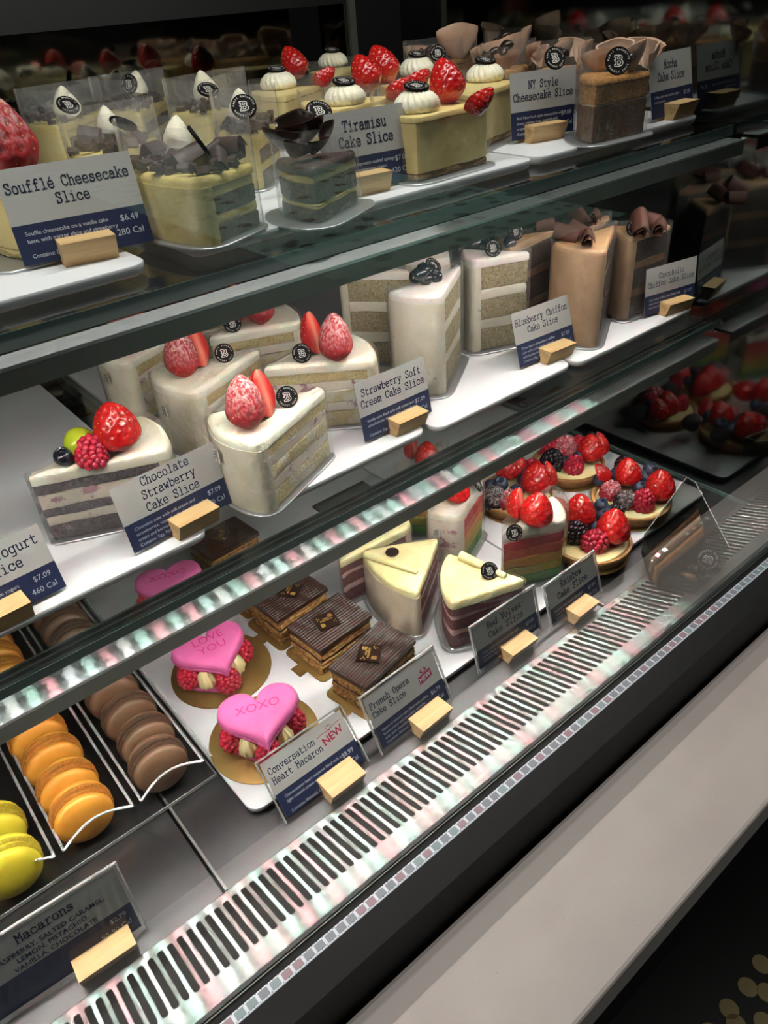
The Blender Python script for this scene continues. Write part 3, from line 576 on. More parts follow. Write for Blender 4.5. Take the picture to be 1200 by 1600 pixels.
while x < 1.6 and k < 260:
    o = put('tape_cell', cm[random.choice((0, 0, 1, 2))], ltp, (x - .2, (TY0 + TY1) / 2 - .6 - .0003, TZ + .055)); x += .0087; k += 1
x = XL + .0057
while x < 1.6:
    for yy in (.0018, -.0018): dmt.box(x - .2 - .0003, x - .2 + .0003, (TY0 + TY1) / 2 - .6 + yy * 1.7 - .0003, (TY0 + TY1) / 2 - .6 + yy * 1.7 + .0003, TZ + .055, TZ + .0552)
    x += .00435
tag(dmt.build('solder_pads', MT['tapedot'], ltp, smooth=False), None, None, None, 'stuff')
cpart('front_glass', 'front', M().box(XL, 1.9, TY0 - .0008, TY0 - .0007, TZ + .0003, .9))
# ---- glass shelves with their LED profiles
def led_profile(par, o, y0, y1, z1, h, xa, xb):
    """box profile: brushed top ledge, front face, chips below facing down"""
    def L(v): return (v[0] - o[0], v[1] - o[1], v[2] - o[2])
    def B(name, mt, *b): m = M().box(*b); m.v = [L(v) for v in m.v]; return m.build(name, MT[mt], par, smooth=False)
    B('profile_ledge', 'brush', xa, xb, y0 + .0006, y1, z1 - .0015, z1); B('profile_edge', 'alu_bright', xa, xb, y0, y0 + .0006, z1 - .0018, z1 + .0002)
    B('profile_face', 'alu', xa, xb, y0 + .0003, y0 + .0015, z1 - h, z1 - .0018)
    B('profile_back', 'alu', xa, xb, y1 - .0012, y1, z1 - .006, z1 - .0015)
    chips = [M().box(-.0026, .0026, -.0024, .0024, -.001, 0) for _ in MT['led']]
    cms = [c_.mesh('led_chip', MT['led'][i], False) for i, c_ in enumerate(chips)]
    x = xa + .01; k = 0
    while x < xb - .006:
        put('led_chip', cms[(1, 3, 4, 2, 1, 3, 0, 4, 3, 5, 1, 3)[k % 12]], par, L((x, (y0 + y1) / 2, z1 - .0034))); x += .0167; k += 1
    B('led_carrier', 'alu', xa, xb, y0 + .0015, y1 - .0012, z1 - .0033, z1 - .0015)
def shelf(name, label, ztop, gth, yg, py0, py1, pz, ph):
    o = (.2, .65, ztop); t = thing(name, o, label, 'shelf')
    m = M().box(XL - .2, PX - .0035 - .2, yg - .65 + .0003, .90 - .65, -gth, 0); m.build('glass_pane', MT['glass'], t, smooth=False)
    m = M().box(XL - .2, PX - .0035 - .2, yg - .65 - .0004, yg - .65, -gth, 0); m.build('polished_front_edge', MT['glass_edge'], t, smooth=False)
    for k in (0, 1, 2): M().box(XL - .2, PX - .0035 - .2, yg - .65 + .010 + k * .006, yg - .65 + .012 + k * .006, -gth - .004, -gth - .0005).build('support_rail', MT['bracket'], t, smooth=False)
    led_profile(t, o, py0, py1, pz, ph, XL, .775)
    return t, o
ZM, ZT = .221, .412
shm, om = shelf('glass_shelf', 'lower of the two glass shelves, its metal LED strip crossing mid case', ZM - .008, .007, .3945, .3870, .4085, .1945, .0135)
sht, ot = shelf('glass_shelf', 'upper glass shelf with a thick green front edge', ZT - .008, .0095, .4195, .4000, .4190, .3935, .0135)
for (u, v) in ((555, 790), (935, 655)):
    p = at(u, v, .196); b = thing('shelf_bracket', (p.x, max(p.y, .4240), .1953), 'black screwed bracket clamping the lower glass shelf, %s' % ('below the soft cream slices' if u < 700 else 'near the right end of the shelf'), 'bracket')
    m = M(); m.box(-.026, .026, -.0135, .016, 0, .0022); m.build('plate', MT['bracket'], b, smooth=False); m = M(); m.lathe([(.003, .0022), (.003, .003), (.0014, .0031), (.0002, .0025)], 12); m.build('screw', MT['alu'], b); M().box(-.024, .024, -.0155, -.0122, .0, .0035).build('clear_clip', MT['acrylic_edge'], b, smooth=False)
# ---- white trays
def rrect(x0, x1, y0, y1, r=.012, n=5):
    p = []
    for cx, cy_, a0 in ((x1 - r, y1 - r, 0), (x0 + r, y1 - r, PI / 2), (x0 + r, y0 + r, PI), (x1 - r, y0 + r, 1.5 * PI)):
        for i in range(n + 1): a = a0 + PI / 2 * i / n; p.append(Vector((cx + r * math.cos(a), cy_ + r * math.sin(a), 0)))
    return p
def tray(x0, x1, y0, y1, ztop, label, group, th=.0075):
    cx, cy_ = (x0 + x1) / 2, (y0 + y1) / 2; t = thing('serving_tray', (cx, cy_, ztop - th), label, 'tray', group)
    p = [q - Vector((cx, cy_, 0)) for q in rrect(x0, x1, y0, y1)]
    M().loft([ring(p, .0002, .003), ring(p, .002, .0008), ring(p, th - .0015), ring(p, th - .0004, .0004), ring(p, th, .0015)]).build('tray_body', MT['tray'], t); return t
xa = at(45, 592, ZM).x; xb = at(95, 575, ZM).x; xc = at(664, 664, ZM).x; xd = at(893, 565, ZM).x; xt = at(620, 697, ZM)
fy = at(200, 893, ZM - .001).y; fy2 = at(614, 699, ZM - .001).y; fy3 = at(850, 592, ZM - .001).y; fy4 = at(1026, 510, ZM - .001).y
tray(XL + .02, xa + .004, fy, .868, ZM, 'white tray at the left end of the lower glass shelf, under the chocolate strawberry slice', 'white trays on the lower shelf')
tray(xb, xc - .003, fy2, .868, ZM, 'white tray under the sugared strawberry slices', 'white trays on the lower shelf')
tray(xc + .002, xd - .002, fy3, .868, ZM, 'white tray under the blueberry slices', 'white trays on the lower shelf')
tray(xd + .002, PX - .008, fy4, .868, ZM, 'white tray under the brown mousse slices', 'white trays on the lower shelf')
tx = at(235, 408, ZT).x; ty = at(0, 470, ZT).y
tray(XL + .02, tx, ty, .80, ZT, 'white tray at the left end of the upper shelf, behind it the yellow slices', 'white trays on the upper shelf')
tray(tx + .03, .53, ty + .001, .85, ZT, 'white tray in the middle of the upper shelf under the cheesecakes', 'white trays on the upper shelf')
tray(.534, PX - .012, ty + .002, .85, ZT, 'white tray at the right end of the upper shelf under the mocha slices', 'white trays on the upper shelf')
dl = at(330, 1191, .008).x; dm_ = at(778, 855, .008).x; dy = at(410, 1262, .008).y
tray(dl, dm_ - .001, dy, .86, .008, 'white tray on the lower deck under the heart macarons and opera slices', 'white trays on the deck')
tray(dm_ + .001, PX - .02, dy, .86, .008, 'white tray on the lower deck under the fruit tarts', 'white trays on the deck')

# ================================================================== PRICE TAGS
def price_tag(label, bl, br, z, lean, H, title, lines=(), price='', cal='', block=(.35, .75), extra=None, acrylic=False, W=None, yaw=None, cw=.0805, tsize=.0068, group=None, caps=()):
    a, b = at(*bl, z), at(*br, z); e = (b - a); w_ = e.length; e.normalize()
    if yaw is not None: e = Vector((math.cos(math.radians(yaw)), math.sin(math.radians(yaw)), 0))
    if W: w_ = W
    rz = math.atan2(e.y, e.x); zb = z - .003
    t = thing('price_tag', (a.x, a.y, zb), label, 'price tag', group, rz); ln = math.radians(lean)
    R_ = Matrix.Translation((0, 0, .003)) @ Matrix.Rotation(-ln, 4, 'X') @ Matrix.Rotation(PI / 2, 4, 'X')   # local: x along card, y up, z towards the viewer
    def P(name, m, mt, par=t):
        m.v = [tuple(R_ @ Vector(v)) for v in m.v]; return m.build(name, MT[mt], par, smooth=False)
    g = .003 if acrylic else 0
    x0, x1, y0_, y1_ = g, w_ - g, g, H - g; cd_ = P('card', M().box(x0, x1, y0_, y1_, 0, .0005), 'paper')
    nv = y0_ + (y1_ - y0_) * .42; P('navy_band', M().box(x0, x1, y0_, nv, .0005, .0006), 'navy', cd_)
    if acrylic: P('acrylic_sleeve', M().box(0, w_, 0, H, -.0008, -.0004).box(0, w_, 0, H, .0010, .0014), 'acrylic'); P('acrylic_rim', M().box(0, .0012, 0, H, -.0008, .0014).box(w_ - .0012, w_, 0, H, -.0008, .0014).box(.0012, w_ - .0012, H - .001, H, -.0008, .0014), 'acrylic_edge')
    m = M(); nl = len(title); cx = (x0 + x1) / 2; hh = (y1_ - nv); ts = min(tsize, (x1 - x0) * .92 / (max(len(s) for s in title) * .69)) * (1 if not extra else .80)
    if extra: cx = x0 + .04 * (x1 - x0) + max(len(s) for s in title) * .69 * ts / 2
    pitch = ts * 1.5; y = nv + hh / 2 + pitch * (nl - 1) / 2 - ts * .42
    if caps: y = y1_ - ts * 1.6
    for s in title:
        if extra: typed(m, s, x0 + .04 * (x1 - x0), y, ts, .0007, .62, 'L')
        else: typed(m, s, cx, y, ts, .0007)
        y -= pitch
    for s in caps: addtxt(m, s, cx, y + ts * .3, .0052, .0007, 'CENTER', 0, .015); y -= ts * .85
    P('lettering', m, 'ink', cd_)
    m = M(); y = nv - .0062
    for s in lines: addtxt(m, s, x0 + .006, y, .0034, .0007, 'LEFT'); y -= .0042
    if price: addtxt(m, price, x1 - .005, nv - .0075, .0052, .0007, 'RIGHT')
    if cal: addtxt(m, cal, x1 - .004, nv - .0155, .0054, .0007, 'RIGHT')
    P('small_print', m, 'white_ink', cd_)
    if extra:
        m = M(); cx_, cy_ = x1 - .016, nv + hh * .42
        if extra == 'heart':
            addtxt(m, 'NEW', cx_ + .001, cy_ - .001, .0090, .0007, 'CENTER', math.radians(8), .02)
            pts = [Vector((cx_ + .0026 * 16 * math.sin(q) ** 3 / 16, cy_ + .0095 + .0026 * (13 * math.cos(q) - 5 * math.cos(2 * q) - 2 * math.cos(3 * q) - math.cos(4 * q)) / 16, 0)) for q in [2 * PI * i / 24 for i in range(25)]]
            ribbon(m, pts, .00022, 0, lambda q: (q.x, q.y, .0007)); ribbon(m, [Vector((cx_ - .013 + i * .0026, cy_ + .0065 + .0006 * math.sin(i) + i * .0003, 0)) for i in range(11)], .0002, 0, lambda q: (q.x, q.y, .0007))
            P('new_mark', m, 'crimson', cd_)
        else:
            m.add([(cx_ - .0075, cy_ - .005, .0007), (cx_ + .0075, cy_ - .003, .0007), (cx_ + .0075, cy_ + .004, .0007), (cx_ - .0075, cy_ + .002, .0007)], [(0, 1, 2, 3)])
            for sx in (-1, 1): ribbon(m, [Vector((cx_ + sx * (.0005 + .003 * math.sin(q)), cy_ + .004 + .0045 * q / 3.2 * (1 - .4 * math.sin(q)), 0)) for q in [i * .4 for i in range(8)]], .0004, 0, lambda q: (q.x, q.y, .0007))
            P('new_mark', m, 'crimson', cd_); m = M(); addtxt(m, 'NEW', cx_, cy_ - .0028, .0058, .0008, 'CENTER', math.radians(7), .02); P('new_lettering', m, 'white_ink', cd_)
    # wooden block: top overhangs towards the viewer, slanted front, low foot behind the card
    bx0, bx1 = block[0] * w_, block[1] * w_; m = M(); s = math.tan(ln)
    bh = .0145; pf = [(-.009, .0001), (-.0145, bh), (-.0010 + s * bh, bh), (-.0006, .0001)]
    m.loft([[Vector((x, y, z_)) for y, z_ in pf] for x in (bx0, bx1)]); pf2 = [(.0008, .0001), (.0008 + s * .008, .007), (.013, .0001)]
    m.loft([[Vector((x, y, z_)) for y, z_ in pf2] for x in (bx0, bx1)]); m.box(bx0 + .0, bx1, -.0006, .0008, .0001, .0026); m.build('wooden_block', MT['wood'], t, smooth=False)
    return t
zt, zm, zd = ZT + .003, ZM + .003, .003
price_tag('price tag lettered Soufflé Cheesecake Slice, leftmost on the upper shelf', (39, 417), (241, 376), zt, 16, .053, ['Soufflé Cheesecake', 'Slice'], ('Souffle cheesecake on a vanilla cake', 'base, with mirror glaze and strawberry', '', 'Contains: Egg, Milk, Soy, Wheat'), '$6.49', '280 Cal', (.27, .68))
price_tag('price tag lettered Tiramisu Cake Slice on the upper shelf', (512, 306), (649, 277), zt, 8, .052, ['Tiramisu', 'Cake Slice'], ('Three layers of espresso soaked sponge', 'cake filled with mascarpone cream', 'topped with chocolate curls', 'Contains: Egg, Milk, Soy, Wheat'), '$7.09', '420 Cal', (.22, .62))
price_tag('price tag lettered NY Style Cheesecake Slice on the upper shelf', (799, 221), (887, 210), zt, 6, .053, ['NY Style', 'Cheesecake Slice'], ('Rich New York style cheesecake with a', 'honey graham crust, topped with', 'cream and strawberry', 'Contains: Egg, Milk, Soy, Wheat'), '$7.09', '520 Cal', (.2, .72), W=.072, yaw=-12)
price_tag('price tag lettered Mocha Cake Slice, at the right end of the upper shelf', (1018, 188), (1082, 160), zt, 13, .055, ['Mocha', 'Cake Slice'], ('Coffee cake with mocha cream', 'and chocolate'), '$7.09', '', (.3, .8), W=.074, yaw=2)
price_tag('price tag ending in gurt, cut off by the left edge of the photo', (-94, 1015), (92, 922), zm, 17, .047, ['Blueberry Yogurt', 'Cake Slice'], ('Yogurt cake with soft cream yogurt', 'filling and fruit'), '$7.09', '460 Cal', (.34, .68), W=.081, yaw=3) 
price_tag('price tag lettered Chocolate Strawberry Cake Slice', (210, 865), (362, 784), zm, 12, .050, ['Chocolate', 'Strawberry', 'Cake Slice'], ('Chocolate cake with soft cream and', 'strawberries, topped with chocolate soft', 'cream and berries', 'Contains: Egg, Milk, Soy, Wheat'), '$7.09', '370 Cal', (.37, .78), tsize=.0063)
price_tag('price tag lettered Strawberry Soft Cream Cake Slice', (570, 691), (674, 643), zm, 10, .051, ['Strawberry Soft', 'Cream Cake Slice'], ('Vanilla cake filled with soft cream and', 'strawberries, topped with a strawberry', '', 'Contains: Egg, Milk, Wheat'), '$7.09', '360 Cal', (.36, .8))
price_tag('price tag lettered Blueberry Chiffon Cake Slice', (812, 575), (898, 540), zm, 17, .052, ['Blueberry Chiffon', 'Cake Slice'], ('Three layers of blueberry chiffon', 'cake with a soft cream, topped', 'with blueberries', 'Contains: Egg, Milk, Wheat'), '$7.09', '430 Cal', (.36, .82))
price_tag('price tag lettered Chocoholic Chiffon Cake Slice, at the right end of the lower shelf', (1006, 495), (1083, 471), zm, 6, .050, ['Chocoholic', 'Chiffon Cake Slice'], ('Chocolate chiffon cake filled with', 'chocolate mousse', 'Contains: Egg, Milk, Soy, Wheat'), '$7.09', '450 Cal', (.3, .8))
price_tag('price tag lettered Macarons in the lower left corner', (-10, 1608), (187, 1491), zd, 16, .062, ['Macarons'], (), '$2.79', '80-90 Cal', (.52, .9), acrylic=True, caps=('RASPBERRY, SALTED CARAMEL,', 'LEMON, PISTACHIO,', 'VANILLA, CHOCOLATE'), W=.105, yaw=-3)
price_tag('price tag lettered Conversation Heart Macaron with a red NEW', (446, 1287), (577, 1189), zd, 38, .054, ['Conversation', 'Heart Macaron'], ('Conversation heart macaron filled with a', 'light custard cream and raspberries', '', 'Contains: Almond, Egg, Milk'), '$8.99', '220 Cal', (.44, .84), 'heart', True)
price_tag('price tag lettered French Opera Cake Slice with a gift box NEW mark', (596, 1180), (707, 1092), zd, 25, .057, ['French Opera', 'Cake Slice'], ('Layers of almond cake filled with coffee', 'buttercream and chocolate ganache', 'with dark chocolate glaze', 'Contains: Almond, Egg, Milk, Wheat'), '$6.79', '390 Cal', (.42, .84), 'gift', True)
price_tag('price tag lettered Red Velvet Cake Slice on the deck', (747, 1052), (855, 975), zd, 14, .052, ['Red Velvet', 'Cake Slice'], ('Three layers of red velvet cake with', 'cream cheese icing', 'Contains: Egg, Milk, Soy, Wheat'), '$7.09', '490 Cal', (.36, .76), acrylic=True, W=.088)
price_tag('price tag lettered Rainbow Cake Slice on the deck', (862, 985), (940, 925), zd, 18, .050, ['Rainbow', 'Cake Slice'], ('Rainbow cake layers with a light', 'cream cheese frosting', 'Contains: Egg, Milk, Wheat'), '$7.09', '430 Cal', (.3, .7), acrylic=True)

# ================================================================== SLICES ON THE LOWER SHELF
def corners(uvs, z): return [Pz(p, z) for p in uvs]
def straw_slice(label, c1, c2, ap, berry_uv, half_uv, badge_uv, H=.0625, bs=.95, half_x=(1, 0, 0), group='sugared strawberry cream slices', sticker=None, bn=None):
    z = ZM + H; cs = corners((c1, c2, ap), z)
    t, c = slice_cake('strawberry_cake_slice', label, *cs, ZM, H, [(0, .27, 'sponge_smear', 'sponge_layer'), (.27, .45, 'cream_berry', 'cream_layer'), (.45, .66, 'sponge_smear', 'sponge_layer'), (.66, .82, 'cream_berry', 'cream_layer'), (.82, 1, 'sponge', 'sponge_layer')], 'cream', 'cream_side', .009, group=group, filmz=H - .002, boff=.0045, topround=.004, bulge=.16)
    L = lambda uv, dz=0: at(uv[0], uv[1], z + dz) - Vector((c.x, c.y, ZM))
    if berry_uv: strawberry(t, L(berry_uv) - Vector((0, 0, .0008)), (0.03, 0.05, 1), bs, 1)
    if half_uv: p = L(half_uv); strawberry(t, p, (-.12, .1, 1), bs * .92, 0, 1, x=(-.85, -.5, 0))
    if badge_uv: p = L(badge_uv, .007); n = Vector(bn or (-.3, -.82, .45)); badge(t, p, n)
    return t
straw_slice('foremost sugared strawberry slice, its badge and half strawberry beside the whole berry', (322, 645), (404, 692), (510, 602), (389, 668), (425, 650), (448, 620))
straw_slice('sugared strawberry slice behind and left of the foremost one', (234, 575), (308, 612), (408, 543), (290, 588), (322, 572), (350, 552))
straw_slice('sugared strawberry slice furthest left, its berry cut off by the upper shelf', (147, 542), (198, 566), (306, 500), (203, 543), (228, 532), (256, 512))
straw_slice('sugared strawberry slice with its yellow cut face turned to the front, beside the tag post', (587, 560), (520, 512), (407, 574), (528, 563), (500, 552), (471, 552))
straw_slice('sugared strawberry slice at the back with the berry right of the badge', (469, 502), (412, 466), (322, 528), (409, 506), (382, 500), (363, 506))
straw_slice('plain backmost strawberry slice under the upper shelf edge', (374, 478), (340, 452), (282, 497), None, None, None)
STK = M(); STK.box(-.0042, .0042, -.0055, .0055, 0, .0002); STK = STK.mesh('sticker', MT['sticker'], False)
_m = M(); addtxt(_m, 'PULL', -.0009, 0, .0042, .0003, 'CENTER', PI / 2, .02); addtxt(_m, 'HERE', .0024, 0, .0042, .0003, 'CENTER', PI / 2, .02); STL = _m.mesh('print', MT['badge'], False)
def sticker(t, c1, c2, ap, z, z0, uv, bg=.16, s=1.0):
    a, b, p = corners((c1, c2, ap), z); n = ((a + b) / 2 - p).normalized(); e = (b - a).normalized(); n2 = Vector((e.y, -e.x, 0)); n2 = n2 if n2.dot(n) > 0 else -n2
    d = ray(*uv); l = t.location; wd = (b - a).length; off = .004
    for _ in range(4):
        o = a + n2 * off; k = o.dot(n2) / d.dot(n2); q = Vector((d.x * k, d.y * k, CZ + d.z * k)); s_ = min(1, max(0, (q - a).dot(e) / wd)); off = .0042 + bg * wd * 4 * s_ * (1 - s_)
    st = put('sticker', STK, t, mw=basis(q - l, n2, e, s)); put('print', STL, st)
for nm, a in (('strawberry_cake_slice', ((322, 645), (404, 692), (510, 602), ZM + .0625, (338, 712))), ('strawberry_cake_slice.001', ((234, 575), (308, 612), (408, 543), ZM + .0625, (257, 642))), ('strawberry_cake_slice.002', ((147, 542), (198, 566), (306, 500), ZM + .0625, (167, 592)))):
    sticker(bpy.data.objects[nm], a[0], a[1], a[2], a[3], ZM, a[4])
# chocolate strawberry slice
H = .058; z = ZM + H; cs = corners(((262, 702), (218, 646), (36, 746)), z)
t, c = slice_cake('chocolate_strawberry_slice', 'grey layered chocolate slice topped with a green grape and mixed berries', *cs, ZM, H, [(0, .26, 'dsponge', 'sponge_layer'), (.26, .42, 'cream_berry', 'cream_layer'), (.42, .56, 'dsponge', 'sponge_layer'), (.56, .82, 'cream_berry', 'cream_layer'), (.82, 1, 'dsponge', 'sponge_layer')], 'cream', 'cream_side', .009, filmz=H + .001, boff=.004)
L = lambda uv, dz=0: at(uv[0], uv[1], z + dz) - Vector((c.x, c.y, ZM))
strawberry(t, L((193, 702)), (-.05, 0, 1), 1.05, 0)
m = M(); m.add([Vector((v.x * .0115, v.y * .0115, v.z * .0125)) for v in ico(3)[0]], ico(3)[1]); g_ = m.build('grape', MT['grape'], t, L((126, 694), .0095)); 
fruit(t, 'raspberry', L((146, 722), -.001), (.1, -.1, 1), 1.15); fruit(t, 'blueberry', L((104, 721), .001), (-.2, -.5, .9), 1.1, 1)
# blueberry chiffon slices
def blue_slice(label, c1, c2, ap, H, berries, badge_uv=None, bn=None, coat='cream_blue', z0=ZM):
    z = z0 + H; cs = corners((c1, c2, ap), z)
    t, c = slice_cake('blueberry_chiffon_slice', label, *cs, z0, H, [(0, .26, 'bsponge', 'sponge_layer'), (.26, .38, 'cream_blue', 'cream_layer'), (.38, .62, 'bsponge', 'sponge_layer'), (.62, .74, 'cream_blue', 'cream_layer'), (.74, 1, 'bsponge', 'sponge_layer')], 'cream_pinkish', coat, .008, group='blueberry chiffon slices', filmz=H + .003, filmm='film', boff=.008)
    L = lambda uv, dz=0: at(uv[0], uv[1], z + dz) - Vector((c.x, c.y, z0))
    for (u, v, dz) in berries: fruit(t, 'blueberry', L((u, v), dz - .001), (random.uniform(-.5, .5), random.uniform(-.9, -.1), 1), 1.0, 1)
    if badge_uv: badge(t, L(badge_uv, .007), bn or (-.35, -.8, .4))
    return t
HB = .095
blue_slice('tall white blueberry slice at the front, its creamy curved side facing out', (603, 455), (690, 463), (722, 412), HB, [(650, 441, 0), (664, 444, 0), (679, 438, 0), (656, 436, .008), (668, 434, .0), (660, 430, .009)], (676, 416), (.1, -.5, .5))
blue_slice('blueberry slice showing brown sponge layers left of the tall white one', (528, 424), (560, 398), (645, 424), HB, [(575, 408, 0)])
blue_slice('blueberry slice with badge, its speckled cut face beside the Blueberry tag', (722, 388), (739, 408), (832, 392), HB, [(744, 388, 0), (755, 382, 0), (790, 384, 0), (795, 389, 0), (750, 378, 0)], (770, 388), (-.45, -.8, .35))
blue_slice('blueberry slice at the back behind the tall white one', (630, 402), (703, 403), (696, 364), HB, [(680, 386, 0), (690, 388, 0), (701, 386, 0), (694, 380, 0), (684, 380, .007)])
# chocolate mousse slices
def choc_slice(label, c1, c2, ap, H, curls, badge_uv=None, bn=None):
    if 'right end' in label: H = .090
    z = ZM + H; cs = corners((c1, c2, ap), z)
    t, c = slice_cake('chocolate_chiffon_slice', label, *cs, ZM, H, [(0, .27, 'chocsponge', 'sponge_layer'), (.27, .37, 'mousse_layer', 'cream_layer'), (.37, .63, 'chocsponge', 'sponge_layer'), (.63, .73, 'mousse_layer', 'cream_layer'), (.73, 1, 'chocsponge', 'sponge_layer')], 'mousse', 'mousse', .006, group='chocolate chiffon slices', filmz=H + .004, boff=.007)
    for (u, v, dz, r, s) in curls:
        p = at(u, v, z + dz) - Vector((c.x, c.y, ZM)); put('chocolate_curl', CURL, t, p, r, s)
    if badge_uv: badge(t, at(badge_uv[0], badge_uv[1], z + .008) - Vector((c.x, c.y, ZM)), bn or (-.3, -.85, .35))
    return t
HC = .098
choc_slice('light brown mousse slice with its smooth curved side facing out, beside the Blueberry tag', (860, 379), (947, 392), (962, 350), HC, [(885, 366, .006, (.2, .1, .5), 1.5), (918, 374, .007, (0, .2, -.9), 1.25), (905, 362, .008, (.3, .2, .2), 1.3)])
choc_slice('brown mousse slice with a badge in front of two upright curls, at the right end', (957, 352), (988, 371), (1052, 350), HC, [(1000, 350, .012, (.6, .3, -.6), 1.6), (1030, 356, .006, (.1, .3, -1.0), 1.3), (1012, 344, .010, (.2, .2, .4), 1.4)], (990, 356), (-.45, -.8, .25))
choc_slice('dark brown chocolate slice left of the smooth mousse slice', (776, 372), (800, 388), (872, 356), HC, [(850, 352, .006, (0, 0, 1), 1.2)], (805, 362), (-.3, -.85, .3))
choc_slice('chocolate slice at the back, only its curls and brown top showing', (880, 350), (905, 372), (955, 335), HC, [(905, 340, .008, (.4, .1, -.4), 1.7), (928, 340, .008, (0, .3, -1), 1.2)])

# ================================================================== SLICES ON THE UPPER SHELF
def crumbs(par, pts, z, n, name, mat, seed=1, s=.0032):
    rnd = random.Random(seed); m = M(); c = sum(pts, Vector()) / len(pts)
    for _ in range(n):
        e = rnd.choice(pts); p = c.lerp(e, rnd.random() ** .5 * .93); q = Matrix.Translation((p.x, p.y, z + rnd.random() * .005)) @ Matrix.Rotation(rnd.random() * 6, 4, 'Z') @ Matrix.Rotation(rnd.random() * 3, 4, 'X')
        a, b, h = s * rnd.uniform(.5, 1.4), s * rnd.uniform(.4, 1), s * rnd.uniform(.15, .6); m.box(-a, a, -b, b, -h, h, q)
    o = m.build(name, MT[mat], par, smooth=False); o['kind'] = 'stuff'; return o
def yellow_slice(label, c1, c2, ap, H, blob=None, badge_=None, curls=(), fz=.028, coat='tyellow', seed=1, group='yellow slices with chocolate shavings'):
    z = ZT + H; cs = corners((c1, c2, ap), z)
    t, c = slice_cake('tiramisu_slice', label, *cs, ZT, H, [(0, .3, 'coffee', 'sponge_layer'), (.3, .5, 'tyellow', 'cream_layer'), (.5, .8, 'coffee', 'sponge_layer'), (.8, 1, 'tyellow', 'cream_layer')], 'tyellow', coat, .006, group=group, filmz=H + fz, filmm='film_hazy', boff=.006)
    pts, _ = wedge(*[Vector((p.x, p.y, 0)) - c for p in cs]); crumbs(t, pts, H + .001, 60, 'chocolate_shavings', 'chocmatte', seed, .0036)
    Lc = Vector((c.x, c.y, ZT))
    for i, (u, v, dz, s) in enumerate(curls): put('chocolate_curl', CURLD, t, at(u, v, z + dz) - Lc, (random.uniform(-.5, .5), random.uniform(-.4, .4), random.uniform(0, 3)), s)
    if blob: put('cream_dollop', BLOB, t, at(blob[0], blob[1], z + .003) - Lc, (random.uniform(-.25, .25), random.uniform(-.2, .3), 0), blob[2])
    if badge_: badge(t, at(badge_[0], badge_[1], z + .02) - Lc, badge_[2], s=1.12)
    return t
HT = .040
yellow_slice('large film wrapped yellow slice with chocolate curls, just right of the Soufflé tag', (197, 258), (312, 282), (400, 252), HT, (278, 230, .95), (308, 222, (.75, -.3, .45)), ((240, 238, .006, 1.2), (300, 250, .006, 1.5), (330, 244, .006, 1.3), (360, 232, .008, 1.3), (268, 256, .004, 1.2), (345, 252, .004, 1.1)), seed=1)
yellow_slice('yellow slice partly behind the Soufflé tag with a leaning disc on its cream', (106, 240), (180, 250), (250, 212), HT, (172, 206, .9), (192, 196, (.5, .2, .8)), ((140, 212, .005, 1.2), (205, 205, .005, 1)), seed=2)
yellow_slice('leftmost yellow slice, brown disc standing behind its pointed cream', (38, 190), (95, 196), (165, 170), HT, (108, 182, 1.25), (106, 166, (.1, -.6, .7)), ((60, 176, .005, 1.1), (75, 170, .004, 1)), seed=3)
yellow_slice('yellow slice at the back with a disc leaning left of its cream peak', (150, 168), (218, 176), (262, 150), HT, (213, 152, 1.2), (203, 132, (-.75, -.5, .3)), ((190, 158, .005, 1.2),), seed=4)
yellow_slice('yellow slice at the back with the disc lying flat on its cream', (264, 176), (325, 182), (388, 152), HT, (325, 156, 1.25), (325, 142, (-.1, -.5, .85)), ((285, 160, .005, 1), (350, 160, .004, 1)), seed=5)
yellow_slice('yellow slice behind the large one, its disc facing the viewer', (338, 204), (395, 212), (436, 188), HT, (380, 186, 1.1), (381, 168, (-.35, -.7, .6)), ((362, 196, .005, 1.1), (408, 188, .004, 1)), seed=6)
# dark tiramisu
z = ZT + .036; cs = corners(((428, 246), (490, 262), (560, 232)), z)
t, c = slice_cake('dark_tiramisu_slice', 'dark slice with ruffled chocolate left of the Tiramisu tag', *cs, ZT, .036, [(0, .28, 'coffee', 'sponge_layer'), (.28, .4, 'tyellow', 'cream_layer'), (.4, .8, 'coffee', 'sponge_layer'), (.8, 1, 'tyellow', 'cream_layer')], 'chocmatte', None, .005, boff=.013, filmz=.05)
Lc = Vector((c.x, c.y, ZT))
for i, (u, v, r, s) in enumerate(((442, 232, (.3, .2, -.7), 1.5), (476, 226, (.2, -.1, .1), 1.8), (458, 246, (.5, .3, .1), 1.2), (505, 226, (.1, .2, 1.0), 1.5), (466, 216, (-.3, .2, 2.6), 1.6), (488, 240, (.5, 0, .5), 1.2))): put('chocolate_ruffle', SHARD, t, at(u, v, z + .003) - Lc, r, s)
badge(t, at(498, 176, z + .016) - Lc, (-.15, -.6, .8), s=1.2)
